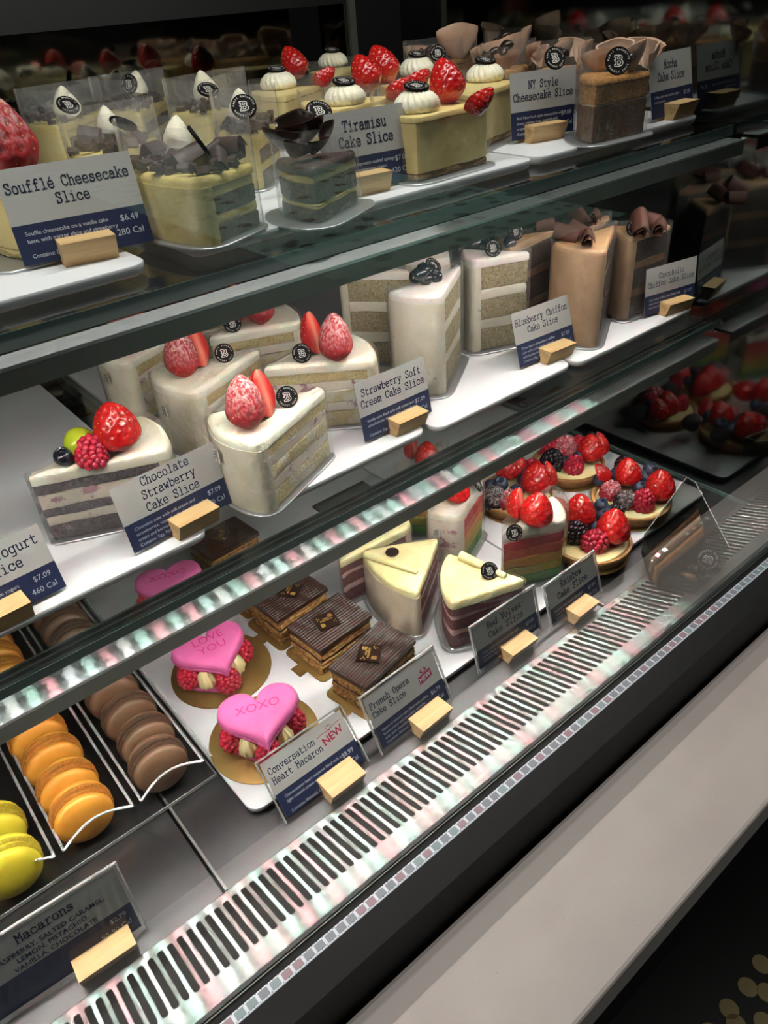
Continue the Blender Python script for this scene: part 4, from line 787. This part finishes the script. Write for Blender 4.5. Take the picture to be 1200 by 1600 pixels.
# cheesecakes
def cheese_slice(label, c1, c2, ap, sw, be, H=.046, fz=.010, group='cheesecakes with cream rosettes', s=1.0):
    z = ZT + H; cs = corners((c1, c2, ap), z)
    t, c = slice_cake('cheesecake_slice', label, *cs, ZT, H, [(0, .12, 'crust', 'crust'), (.12, 1, 'cheese', 'cheese_filling')], 'cheese', None, .004, group=group, filmz=H + fz, boff=.008, topround=.001)
    Lc = Vector((c.x, c.y, ZT)); o = put('cream_rosette', SWB, t, at(sw[0], sw[1], z - .0005) - Lc, (0, 0, random.random() * 3), .86 * s)
    bd = put('badge', BADGE, t, mw=basis(at(sw[0], sw[1], z - .0005) - Lc + Vector((0, 0, .0163 * s)), (-.05, -.22, 1), (1, 0, 0), 1.15)); put('logo', LOGO, bd)
    if be:
        strawberry(t, at(be[0], be[1], z) - Lc, be[2] if len(be) > 2 else (-.3, .35, .9), .92 * s, 0)
        strawberry(t, at(be[0] + 16 * s, be[1] + 8, z + .002) - Lc, (.8, -.5, .5), .7 * s, 0, 1)
    return t
cheese_slice('large pale cheesecake right of the Tiramisu tag, its smooth cut side facing the viewer', (585, 164), (650, 184), (768, 158), (652, 176), (708, 162, (-.1, .3, .9)))
cheese_slice('tall cheesecake behind the NY Style tag, white print on its disc', (712, 128), (738, 150), (815, 124), (758, 128), None)
cheese_slice('cheesecake behind the Tiramisu tag, berry right of its rosette', (470, 158), (530, 172), (628, 148), (540, 164), (585, 142))
cheese_slice('cheesecake behind the large one, berry left of its rosette', (592, 127), (652, 140), (716, 119), (653, 118), (612, 130), s=1.1)
cheese_slice('leftmost cheesecake, its disc nearly edge on', (392, 142), (445, 152), (505, 132), (436, 140), (472, 122), s=1.05)
cheese_slice('backmost cheesecake beside a red strawberry', (482, 112), (530, 119), (570, 100), (521, 105), None, s=1.05)
# souffle cheesecake
z = ZT + .042; cs = corners(((-45, 262), (5, 268), (-20, 215)), z)
t, c = slice_cake('souffle_cheesecake_slice', 'soufflé cheesecake cut off by the left edge, its sugared strawberry above the tag', (Pz((-90, 275), z)), (Pz((8, 300), z)), (Pz((-30, 235), z)), ZT, .042, [(0, .15, 'sponge', 'sponge_layer'), (.15, 1, 'cheese', 'cheese_filling')], 'cheese', None, .004, boff=.022)
Lc = Vector((c.x, c.y, ZT)); strawberry(t, at(38, 286, z - .002) - Lc, (-.25, .1, .95), 1.35, 1); strawberry(t, at(8, 284, z - .002) - Lc, (-.1, .1, 1), 1.25, 0, 1, x=(-.85, -.5, 0))
# mocha slices
def mocha_slice(label, c1, c2, ap, H, pet, beans, badge_=None, bs=1.0, lay=('darkcaramel', 'caramel'), group='mocha cream slices'):
    z = ZT + H; cs = corners((c1, c2, ap), z)
    t, c = slice_cake('mocha_slice', label, *cs, ZT, H, [(0, .62, lay[0], 'sponge_layer'), (.62, .66, 'mochacream', 'cream_layer'), (.66, 1, lay[1], 'sponge_layer')], 'caramel', None, .004, group=group, filmz=H + .022, boff=.010)
    Lc = Vector((c.x, c.y, ZT))
    for i, (u, v, rz_, s) in enumerate(pet): put('cream_petal', PETAL, t, at(u, v, z) - Lc, (random.uniform(-.2, .1), random.uniform(-.2, .2), rz_), s)
    for (u, v, dz) in beans: put('coffee_bean', BEAN, t, at(u, v, z + dz) - Lc, (random.uniform(-.6, .9), random.uniform(-.5, .5), random.uniform(0, 3)), 1.2)
    if badge_: badge(t, at(badge_[0], badge_[1], z + .014) - Lc, badge_[2], s=bs)
    return t
HM = .050
mocha_slice('mocha slice with amber layers and a tilted disc, left of the Mocha tag', (912, 112), (932, 126), (1022, 110), HM, [(938, 112, -.6, 1.1), (985, 112, .4, 1.4), (1008, 106, 1, 1.2), (960, 104, 2.6, 1.2), (1000, 100, 2.2, 1.2)], [(962, 92, .012), (985, 90, .012), (972, 84, .014)], (965, 96, (-.55, -.75, .35)), 1.25)
mocha_slice('mocha slice between the NY Style and Mocha tags, disc and ruffles above the tag', (843, 106), (858, 116), (922, 98), HM, [(880, 94, .3, 1.1), (905, 100, .9, 1.2), (852, 102, -.6, .8), (890, 88, 2.8, 1)], [(872, 82, .015), (858, 80, .012), (882, 84, .014)], (866, 92, (-.35, -.8, .5)), 1.15)
mocha_slice('mocha slice with large pale ruffles above the NY Style tag', (752, 108), (792, 116), (835, 98), HM, [(775, 100, -.6, 1.2), (800, 96, .1, 1.5), (825, 102, .7, 1.2), (810, 84, .4, 1.5), (845, 104, 1.2, 1), (790, 108, 0, 1)], [(760, 88, .012), (772, 82, .014), (786, 78, .018), (792, 70, .02)], None)
mocha_slice('mocha slice far back with a rounded scoop of pale cream', (632, 100), (680, 106), (745, 84), HM, [(652, 96, -.7, 1), (680, 94, 0, .9), (740, 98, .8, .9), (716, 92, 0, 1.9), (718, 84, 3.1, 1.6)], [(660, 82, .01), (672, 78, .012), (686, 76, .014)], (684, 84, (-.5, -.6, .5)))
mocha_slice('backmost mocha slice with dark coffee beans on top', (752, 78), (778, 84), (782, 71), HM, [(800, 72, .2, 1.7), (812, 68, 2.9, 1.2)], [(780, 62, .014), (790, 56, .018), (796, 60, .014), (774, 68, .012)], None)

# ================================================================== LOWER DECK
TD = .008
def velvet(label, c1, c2, ap, H=.062, curl=None, badge_=None, coat='velvet_side', disc=None):
    z = TD + H; cs = corners((c1, c2, ap), z)
    t, c = slice_cake('red_velvet_slice', label, *cs, TD, H, [(0, .3, 'redsponge', 'sponge_layer'), (.3, .44, 'redcream', 'cream_layer'), (.44, .7, 'redsponge', 'sponge_layer'), (.7, .8, 'redcream', 'cream_layer'), (.8, 1, 'redsponge', 'sponge_layer')], 'velvet_cream', coat, .010, board='plastic', group='red velvet slices', filmz=H - .001, boff=.006)
    Lc = Vector((c.x, c.y, TD))
    if curl: a, b = at(*curl[0], z + .003) - Lc, at(*curl[1], z + .003) - Lc; M().tube([a, a.lerp(b, .3), a.lerp(b, .7), b], [.0042 * curl[2], .0038 * curl[2], .003 * curl[2], .0022 * curl[2]], 12).build('white_chocolate_curl', MT['velvet_cream'], t)
    if disc: m = M(); m.lathe([(.0066, 0), (.007, .001), (.0066, .002), (.0002, .002)], 24); m.build('chocolate_button', MT['badge_rim'], t, at(disc[0], disc[1], z + .0006) - Lc)
    if badge_: badge(t, at(badge_[0], badge_[1], z + .006) - Lc, badge_[2], s=1.05)
    return t
velvet('red velvet slice with pale iced round side facing out, brown button on top', (565, 858), (652, 926), (686, 838), .060, ((570, 866), (652, 894), .9), None, disc=(613, 864))
velvet('red velvet slice with a badge, dark red layers behind the Red Velvet tag', (700, 862), (704, 943), (823, 904), .062, ((720, 868), (790, 900), 1.2), (764, 892, (-.25, -.75, .6)), None)
velvet('red velvet slice at the back, half hidden under the metal LED strip', (643, 820), (612, 790), (527, 878), .060)
def rainbow(label, c1, c2, ap, H=.076, be=None, badge_=None, coat=None, bs=1.0):
    z = TD + H; cs = corners((c1, c2, ap), z)
    t, c = slice_cake('rainbow_slice', label, *cs, TD, H, [(0, .2, 'r_green', 'sponge_layer'), (.2, .38, 'r_lime', 'sponge_layer'), (.38, .56, 'r_yel', 'sponge_layer'), (.56, .74, 'r_orange', 'sponge_layer'), (.74, .92, 'r_red', 'sponge_layer'), (.92, 1, 'r_pink', 'cream_layer')], 'cream', coat, .010, group='rainbow slices', filmz=H + .012, boff=.006, board='plastic' if coat else 'board_silver')
    Lc = Vector((c.x, c.y, TD))
    if be:
        strawberry(t, at(be[0], be[1], z - .001) - Lc, (.05, .05, 1), bs, 0); strawberry(t, at(be[0] - 20 * bs, be[1] - 14, z - .001) - Lc, (-.1, .1, 1), bs * .92, 0, 1, x=(-.85, -.5, 0))
    if badge_: badge(t, at(badge_[0], badge_[1], z + .006) - Lc, badge_[2], s=1.05)
    return t
rainbow('rainbow slice showing red to green layers, large strawberry and badge on top', (886, 812), (862, 772), (783, 834), .076, (838, 822), (803, 832, (-.35, -.85, .35)), None, 1.08)
rainbow('rainbow slice with its cream coated round side facing out, under the LED strip', (664, 795), (720, 806), (757, 750), .076, (715, 785), (745, 757, (.5, -.6, .5)), 'cream_berry', .9)
rainbow('rainbow slice at the back, its green base showing under the LED strip', (618, 742), (668, 752), (700, 700), .076, (668, 730), None, None, .9)
sticker(bpy.data.objects['rainbow_slice.001'], (664, 795), (720, 806), (757, 750), TD + .076, TD, (682, 832), .12, .9)
# fruit tarts
def tart(label, u, v, R, fruits, seed):
    z = TD + .017; p = at(u, v, z); t = thing('fruit_tart', (p.x, p.y, TD), label, 'tart', 'fruit tarts'); random.seed(seed)
    m = M(); m.lathe([(.0002, .0018), (R * .84, .0018), (R * .86, .002), (R * .99, .0145), (R, .0165), (R * .985, .018), (R * .93, .018), (R * .91, .0155), (R * .9, .012), (.0002, .012)], 64, fn=lambda a, zz: 1 + (.008 * math.cos(40 * a) if zz < .016 else 0)); m.build('pastry_shell', MT['tart'], t, angle=60)
    m = M(); m.lathe([(R * .89, .0125), (R * .86, .0162), (R * .5, .0175), (.0002, .018)], 40, fn=lambda a, zz: 1 + .02 * math.sin(5 * a)); m.build('custard', MT['custard'], t)
    m = M(); m.lathe([(R * .95, .0001), (R * .95, .0014), (.0002, .0014)], 40); m.build('gold_card', MT['board_gold'], t)
    O = Vector((p.x, p.y, TD))
    for f in fruits:
        k, fu, fv, dz = f[:4]; q = at(fu, fv + 8, TD + .0165 + dz) - O; s12 = 1.08
        if k == 's': strawberry(t, q, f[4] if len(f) > 4 else (0, 0, 1), (f[5] if len(f) > 5 else .95) * s12, 0, 0)
        elif k == 'h': strawberry(t, q, f[4], f[5], 0, 1, x=(1, .4, 0))
        else: nm = {'r': 'raspberry', 'b': 'blueberry', 'k': 'blackberry'}[k[0]]; fruit(t, nm, q, (random.uniform(-.3, .3), random.uniform(-.9, -.1), 1), (f[4] if len(f) > 4 else 1.15) * s12, 1 if k.endswith('2') else 0)
    return t
tart('fruit tart at the right, two strawberries behind its row of raspberries and blackberry', 986, 778, .046, [('b', 936, 748, 0, 1.2), ('b', 958, 738, .006, 1.3), ('b', 968, 748, .004, 1.2), ('r2', 950, 768, 0, 1.15), ('k2', 972, 778, 0, 1.15), ('h', 946, 744, .002, (-.4, .3, .8), .8), ('s', 985, 752, .004, (.0, .3, 1), .95), ('b', 992, 762, .002, 1.3), ('b', 1010, 754, .004, 1.2), ('b', 1012, 734, .012, 1.3), ('r', 1003, 784, 0, 1.3), ('s', 1032, 772, 0, (-.1, .1, 1), 1.05), ('k', 1018, 742, .004, 1), ('k', 972, 722, .004, 1), ('b', 1000, 744, .008, 1.2)], 1)
tart('fruit tart at the back under the right end of the LED strip', 888, 722, .046, [('k', 858, 724, 0, 1.35), ('b', 880, 718, 0, 1.2), ('r', 893, 728, 0, 1.15), ('b', 900, 712, .002, 1.3), ('s', 922, 714, 0, (.05, .1, 1), 1.0), ('h', 934, 706, 0, (.1, .2, 1), .95), ('r2', 876, 702, .002, 1.5), ('b', 905, 692, .008, 1.3), ('r', 898, 690, .01, 1), ('r', 860, 704, 0, 1.3), ('b', 918, 690, .004, 1.1), ('k', 916, 684, .004, 1)], 2)
tart('fruit tart left of the others, partly under the LED strip', 806, 770, .046, [('k2', 769, 776, 0, 1.3), ('r2', 793, 780, 0, 1.2), ('b', 762, 756, 0, 1.3), ('b', 782, 756, .002, 1.4), ('b', 802, 766, 0, 1.4), ('b', 812, 748, .004, 1.2), ('b', 820, 738, .006, 1.2), ('s', 838, 764, 0, (.05, .1, 1), 1.1), ('h', 850, 756, 0, (.15, .1, 1), 1.0), ('s', 796, 742, .0, (0, .2, 1), .9), ('r', 826, 726, .004, 1), ('h', 808, 734, .004, (.1, .1, 1), .8)], 3)
tart('fruit tart nearest the front, behind the Rainbow tag', 922, 842, .045, [('k', 890, 830, 0, 1.35), ('r', 922, 844, 0, 1.35), ('s', 908, 815, 0, (.05, .2, 1), 1.05), ('s', 958, 840, 0, (.02, .1, 1), 1.1), ('b', 930, 822, 0, 1.2), ('b', 938, 808, .003, 1.2), ('b', 944, 797, .006, 1.2), ('h', 882, 792, .0, (-.9, .4, .5), 1.0), ('b', 880, 806, 0, 1.2), ('k', 955, 798, .003, 1), ('r', 868, 800, 0, 1.2), ('b', 935, 790, .006, 1.2)], 4)
# heart macarons
def heart_outline(s, n=72):
    p = []
    for i in range(n):
        a = 2 * PI * i / n; x = 16 * math.sin(a) ** 3; y = 13 * math.cos(a) - 5 * math.cos(2 * a) - 2 * math.cos(3 * a) - math.cos(4 * a) + 1.5; p.append(Vector((x, y, 0)) * s / 16)
    p = p[::-1]
    for _ in range(4): L = len(p); p = [(p[i - 1] + p[i] * 2 + p[(i + 1) % L]) / 4 for i in range(L)]
    return p
def scl(p, k, z): return [Vector((q.x * k, q.y * k, z)) for q in p]
def heart_shell(up=True):
    p = heart_outline(.035); m = M(); f = M()
    prof = [(.94, .003), (1.0, .0042), (1.01, .0062), (.985, .0088), (.94, .0106), (.84, .0122), (.6, .0130), (.3, .0132)] if up else [(.94, .0095), (1, .008), (1.0, .005), (.95, .0025), (.85, .0012), (.3, .001)]
    m.loft([scl(p, k, z) for k, z in prof]) if up else m.loft([scl(p, k, z) for k, z in prof[::-1]])
    rr = []
    for k, z in (((.9, .0), (1.0, .0008), (1.03, .0022), (1.0, .0040), (.9, .0042)) if up else ((.9, .0085), (1.0, .0088), (1.03, .0102), (1.0, .0118), (.9, .0120))):
        rr.append([Vector((q.x * (k + .012 * noise.noise(q * 900)), q.y * (k + .012 * noise.noise(q * 900 + Vector((5, 0, 0)))), z)) for q in p])
    f.loft(rr); return m.mesh('shell', MT['pink'], True, 80), f.mesh('shell_foot', MT['pinkfoot'], True, 80)
HU, HD = heart_shell(True), heart_shell(False)
def heart_mac(label, u, v, rz, words, gu, gv, tilt=(0, 0)):
    g = at(gu, gv, TD + .0014); t = thing('heart_macaron', (g.x, g.y, TD), label, 'macaron', 'heart macarons with raspberries')
    m = M(); m.lathe([(.048, .0002), (.048, .0013), (.0475, .0015), (.0002, .0015)], 64, fn=lambda a, z: 1); m.box(-.008, .008, .046, .060, .0004, .0013); m.build('gold_card', MT['board_gold'], t)
    q = at(u, v, TD + .045) - Vector((g.x, g.y, TD)); q = Vector((q.x * .85, q.y * .85, 0))
    B0 = Matrix.Translation((q.x, q.y, .0015)) @ Matrix.Rotation(rz, 4, 'Z'); s = put('bottom_shell', HD[0], t, mw=B0); put('shell_foot', HD[1], s)
    B1 = Matrix.Translation((q.x, q.y, .0315)) @ Matrix.Rotation(rz, 4, 'Z') @ Matrix.Rotation(tilt[0], 4, 'X') @ Matrix.Rotation(tilt[1], 4, 'Y'); s = put('top_shell', HU[0], t, mw=B1); put('shell_foot', HU[1], s)
    if words:
        m = M(); n = len(words)
        for i, wd_ in enumerate(words): addtxt(m, wd_, 0, (.006 if n > 1 else .001) - i * .0125, .0125, .01335)
        o = m.build('piped_words', MT['pinktext'], s, smooth=False)
    ring_ = [(-.022, .012), (.022, .012), (0, .020), (0, -.026), (-.014, -.012), (.014, -.012), (-.026, .001), (.026, .001)]
    for i, (x, y) in enumerate(ring_):
        p = B0 @ Vector((x, y, 0)); 
        if i in (0, 1, 3, 6, 7): put('raspberry', RB, t, (p.x, p.y, .0125), (random.uniform(-.1, .1), 0, random.random() * 3), 1.15)
        else: put('cream_swirl', SWS, t, (p.x, p.y, .0120), (0, 0, random.random() * 3), (1.1, 1.1, 1.6))
    return t
heart_mac('pink heart macaron lettered XOXO on a round gold card', 405, 1112, -.38, ['XOXO'], 413, 1150, (.03, -.02))
heart_mac('pink heart macaron lettered LOVE YOU on a round gold card', 329, 1010, -.1, ['LOVE', 'YOU'], 346, 1045, (.05, .02))
heart_mac('pink heart macaron furthest back, seen through the lower glass shelf', 262, 905, -.3, ['XOXO'], 280, 938)
# opera slices
def plaque_mesh():
    m = M(); m.box(-.0105, .0105, -.0105, .0105, 0, .0018); return m.mesh('chocolate_plaque', MT['choc'], False)
PLQ = plaque_mesh()
def plaque_print():
    m = M(); T = M(); lg = make_logo(.0085, .0019, False, .75)
    for sx, sy, r in ((-.0055, -.0052, 0), (.0055, .0052, PI)): c_, s_ = math.cos(r), math.sin(r); m.add([(sx + (a * c_ - b * s_) * .9, sy + (a * s_ + b * c_) * .9, .0019) for a, b, z in lg.v], lg.f)
    addtxt(m, 'BAGUETTE', 0, -.0004, .0026, .0019); addtxt(m, 'PARIS', 0, .0021, .0024, .0019)
    for x, y in ((-.006, .0045), (-.0078, .006), (.006, -.0045), (.0078, -.006), (-.008, .003), (.008, -.003)): m.add([(x - .0005, y - .0005, .0019), (x + .0005, y - .0005, .0019), (x + .0005, y + .0005, .0019), (x - .0005, y + .0005, .0019)], [(0, 1, 2, 3)])
    return m.mesh('gold_emblem', MT['gold'], False)
PPR = plaque_print()
def opera(label, cu, cv, ang, Lx=.060, Ly=.036, pl=(0, 0), plr=.4):
    H = .036; p = at(cu, cv, TD + H); t = thing('opera_slice', (p.x, p.y, TD), label, 'cake', 'opera slices on gold cards', ang)
    m = M(); r = rrect(-Lx / 2 - .006, Lx / 2 + .006, -Ly / 2 - .006, Ly / 2 + .006, .006); m.loft([ring(r, .0002), ring(r, .0014)]); m.box(-Lx / 2 - .015, -Lx / 2 - .005, -.007, .007, .0003, .0013); m.build('gold_card', MT['board_gold'], t, smooth=False)
    pts = rrect(-Lx / 2, Lx / 2, -Ly / 2, Ly / 2, .0015, 2); dense = []
    for i in range(len(pts)):
        a, b = pts[i], pts[(i + 1) % len(pts)]; n = max(1, int((b - a).length / .003)); dense += [a.lerp(b, k / n) for k in range(n)]
    zs = [(.0015, .0075, 'opera_side', 'sponge_layer', 0), (.0075, .0105, 'opera_cream', 'cream_layer', .0012), (.0105, .0165, 'opera_side', 'sponge_layer', 0), (.0165, .0200, 'opera_dark', 'ganache_layer', .0008), (.0200, .0260, 'opera_side', 'sponge_layer', .0002), (.0260, .0312, 'opera_cream', 'cream_layer', .0008)]
    for i, (a, b, mt, nm, d) in enumerate(zs): layer(dense, a, b, d, .0016, i * 7 + cu, .0008).build(nm, MT[mt], t)
    m = M(); n = 15; nx = 26; g = []
    for j in range(n * 4 + 1):
        y = -Ly / 2 + Ly * j / (n * 4)
        g.append([Vector((-Lx / 2 - .0008 + (Lx + .0016) * i / nx, y * 1.03, 0.0350 + .0013 * abs(math.sin((j / 4 * PI) + .35 * math.sin(i * .7 + j * .05))))) for i in range(nx + 1)])
    vs = [q for r_ in g for q in r_]; fs = [(a * (nx + 1) + b, a * (nx + 1) + b + 1, (a + 1) * (nx + 1) + b + 1, (a + 1) * (nx + 1) + b) for a in range(n * 4) for b in range(nx)]
    m.add(vs, fs); e = [q for q in g[0]] + [r_[-1] for r_ in g[1:]] + g[-1][-2::-1] + [r_[0] for r_ in g[-2:0:-1]]
    m.loft([[Vector((q.x, q.y, .0310)) for q in e], [q.copy() for q in e]], True, False); m.build('ribbed_chocolate_top', MT['opera_top'], t, angle=50)
    q = put('chocolate_plaque', PLQ, t, (pl[0], pl[1], .0361), (0, 0, plr)); put('gold_emblem', PPR, q); return t
def oang(a, b): p, q = at(*a, TD + .036), at(*b, TD + .036); return math.atan2(q.y - p.y, q.x - p.x), (q - p).length
A = oang((520, 1037), (597, 967)); B_ = oang((597, 967), (645, 1002))
opera('opera slice nearest the front, above the French Opera tag', 582, 1020, A[0], A[1], B_[1], (-.003, .001), .5)
A2 = oang((452, 976), (529, 925)); B2 = oang((529, 925), (581, 962))
opera('opera slice in the middle of the row, its gold print upright', 514, 969, A2[0], A2[1] * 1.02, B2[1] * .95, (-.003, 0), -.3)
opera('opera slice third from the front, clipped by the LED strip', 449, 926, A2[0], A2[1], B2[1] * .95, (.004, 0), .5)
opera('opera slice fourth from the front, under the shelf profile', 398, 882, A2[0], A2[1], B2[1] * .95)
opera('opera slice at the back, seen through the lower glass shelf', 348, 838, A2[0], A2[1], B2[1] * .95)
# macarons in their clear tray
def mac_mesh(k):
    R = .0225; top = M(); top.lathe([(R * .94, .0048), (R * .985, .0062), (R * .985, .0088), (R * .9, .0112), (R * .7, .0128), (R * .35, .0136), (.0002, .0138)], 40)
    fo_ = M(); fo_.lathe([(R * .9, .0018), (R * 1.03, .0020), (R * 1.06, .0034), (R * 1.0, .0046), (R * .9, .005)], 60, fn=lambda a, z: 1 + .030 * noise.noise(Vector((math.cos(a) * 9, math.sin(a) * 9, z * 900))))
    fi = M(); fi.lathe([(R * .8, -.0026), (R * .9, -.0022), (R * .92, 0), (R * .9, .0022), (R * .8, .0026)], 36)
    return top.mesh('shell', MT['mac_' + k]), fo_.mesh('shell_foot', MT['foot_' + k], True, 70), fi.mesh('filling', MT['fill_' + k])
MAC = {k: mac_mesh(k) for k in ('orange', 'choco', 'lemon')}
def macaron(k, label, u, v, tilt, group, yaw=0, z=None):
    zz = .0045 + .0228 * abs(math.sin(tilt)) + .010 * abs(math.cos(tilt)); p = at(u, v, zz) + Vector((.0035, 0, 0)); t = thing('macaron', (p.x, p.y, .0045), label, 'macaron', group)
    me = MAC[k]; ax = Vector((math.sin(yaw) * math.sin(tilt), -math.cos(yaw) * math.sin(tilt), math.cos(tilt))); Bm = basis((0, 0, zz - .0045), ax, (1, 0, 0))
    put('filling', me[2], t, mw=Bm)
    for sgn in (1, -1):
        B2_ = Bm if sgn > 0 else Bm @ Matrix.Rotation(PI, 4, 'X'); s = put('shell', me[0], t, mw=B2_); put('shell_foot', me[1], s)
    return t
T1 = 1.50
col_o = [(121, 1272), (99, 1232), (76, 1191), (53, 1155)]
nmo = ['frontmost in its row', 'second from the front', 'third from the front', 'fourth from the front, its back shell showing']
for (u, v), nm in zip(col_o, nmo): macaron('orange', 'orange macaron standing on edge, ' + nm, u, v, T1, 'orange macarons in the clear tray', -.08)
col_c = [(241, 1196), (222, 1158), (196, 1122), (170, 1088)]
for (u, v), nm in zip(col_c, ['frontmost in its row', 'second from the front', 'third from the front', 'fourth, clipped by the LED strip']): macaron('choco', 'brown chocolate macaron standing on edge, ' + nm, u, v, T1, 'chocolate macarons in the clear tray', -.08)
for (u, v), nm in zip([(5, 1358), (-18, 1305)], ['frontmost, at the left edge of the photo', 'second, mostly cut off by the left edge']): macaron('lemon', 'yellow lemon macaron, ' + nm, u, v, T1, 'lemon macarons in the clear tray', -.08)
po, pc = at(53, 1155, .025), at(170, 1088, .025)
for k, nm in zip(range(1, 6), ['fifth', 'sixth', 'seventh', 'eighth', 'ninth']):
    for kind, p0, cn, gg in (('choco', pc, 'brown chocolate', 'chocolate'), ('orange', po, 'orange', 'orange')):
        p = p0 + Vector((0, .0285 * k, 0)); zz = .0045 + .0225 * math.sin(T1) + .0135 * math.cos(T1)
        q = CR; d = Vector((p.x, p.y, zz - CZ)); X, Y, Z = rx.dot(d), dn.dot(d), fw.dot(d)
        macaron(kind, cn + ' macaron under the lower glass shelf, %s from the front' % nm, 600 + F * X / Z, 800 + F * Y / Z, T1, gg + ' macarons in the clear tray', -.08)
# clear tray with lanes
l0 = at(0, 1169, .03); l1 = at(94, 1337, .03); r0 = at(161, 1169, .03); r1 = at(212, 1252, .03); tf = at(200, 1302, .0015)
lane = [l1.x - .0615, l1.x, r1.x, r1.x + .0615]; yfr = (l1.y + r1.y) / 2; t = thing('macaron_tray', (r1.x, yfr, 0), 'clear acrylic lane tray holding rows of lemon, orange and chocolate macarons', 'tray')
O = Vector((r1.x, yfr, 0)); W0, W1 = XL + .03 - O.x, lane[3] - O.x + .004; yb = .86 - O.y; yf = tf.y - O.y
M().box(W0, W1, yf, yb, .0003, .003).build('tray_base', MT['acrylic'], t, smooth=False)
M().box(W0, W1, yf - .0008, yf, .0003, .0035).box(W1, W1 + .0008, yf, yb, .0003, .0035).build('base_rim', MT['acrylic_edge'], t, smooth=False)
for i, lx in enumerate(lane + [lane[0] - .0615]):
    for dxx in ((-.0035, .0035)):
        x = lx - O.x + dxx; M().box(x - .0009, x + .0009, -.001, yb, .0032, .030).build('lane_wall', MT['acrylic'], t, smooth=False); M().box(x - .001, x + .001, -.001, yb, .030, .0308).build('wall_edge', MT['acrylic_edge'], t, smooth=False)
for i in range(4):
    xa_ = ([lane[0] - .0615] + lane)[i] - O.x + .0035; xb_ = lane[i] - O.x - .0035; m = M(); n = 14; vs = []
    m2 = M(); pl = []
    for k in range(n + 1):
        s = k / n; x = xa_ + (xb_ - xa_) * s; q_ = math.sin(PI * s); zt_ = .0305 + .002 * q_; yo = -.012 * q_ - .0005
        vs += [Vector((x, yo, .0035)), Vector((x, .009 * q_ - .0005, zt_))]; pl.append(Vector((x, .009 * q_ - .0005, zt_)))
    m.add(vs, [(2 * k, 2 * k + 2, 2 * k + 3, 2 * k + 1) for k in range(n)]); m.build('lane_front', MT['acrylic'], t); m2.tube(pl, .0011, 8).build('lane_lip', MT['acrylic_edge'], t)
# solid mocha slice in film, standing in for a reflection over the grille
def tipped():
    p = at(1070, 860, .03); t = thing('mocha_reflection_slice', (p.x, p.y, .008), 'film wrapped mocha slice standing in for an upside-down reflection over the right end of the grille', 'cake')
    V = lambda u, v, z: at(u, v, z) - Vector((p.x, p.y, .008))
    def slab(pts, z0, z1, name, mat, jit=.0006):
        q = [Vector((a.x, a.y, 0)) for a in pts]; d = []
        if sum(q[i].cross(q[(i + 1) % len(q)]).z for i in range(len(q))) < 0: q = q[::-1]
        for i in range(len(q)):
            a, b = q[i], q[(i + 1) % len(q)]; n = max(1, int((b - a).length / .003)); d += [a.lerp(b, k / n) for k in range(n)]
        return layer(d, z0, z1, 0, jit, 3, .0015).build(name, MT[mat], t)
    top = [(1014, 862), (1092, 794), (1104, 836), (1030, 896)]
    A_, B__, C_, D_ = [V(u, v, .042) for u, v in top]
    for i in range(5):
        f0, f1 = i / 5, (i + 1) / 5; pts = [A_.lerp(D_, f0), B__.lerp(C_, f0), B__.lerp(C_, f1), A_.lerp(D_, f1)]
        slab(pts, .014, .034 - (.0008 if i % 2 else 0), 'sponge_layer' if i % 2 == 0 else 'cream_layer', 'darkcaramel' if i % 2 == 0 else 'mochacream' if i == 1 else 'caramel')
    for u, v, s in ((1075, 884, 1.3), (1098, 872, 1.1), (1060, 892, 1.1)): put('cream_petal', PETAL, t, V(u, v, .022), (1.5, .3, .6), s)
    badge(t, V(1106, 874, .044), cam_dir((0, 0, 0) if 0 else tuple(p)), (.4, .8, -.4), 1.35)
    m = M(); out = [V(u, v, .034) for u, v in ((1004, 850), (1070, 760), (1084, 768), (1136, 870), (1088, 914), (1020, 906))]
    lo = [Vector((a.x, a.y, .014)) for a in out]; hi = [Vector((a.x, a.y, .0385)) for a in out]; m.loft([lo, hi], True, True); m.build('film_wrap', MT['smoked_film'], t, smooth=False)
    M().tube([hi[0], hi[1], hi[2], hi[3]], .0005, 6).build('film_seam', MT['acrylic_edge'], t)
    for u, v in ((1088, 890), (1100, 892)): put('coffee_bean', BEAN, t, V(u, v, .036), (.3, .2, u), 1.4)
tipped()
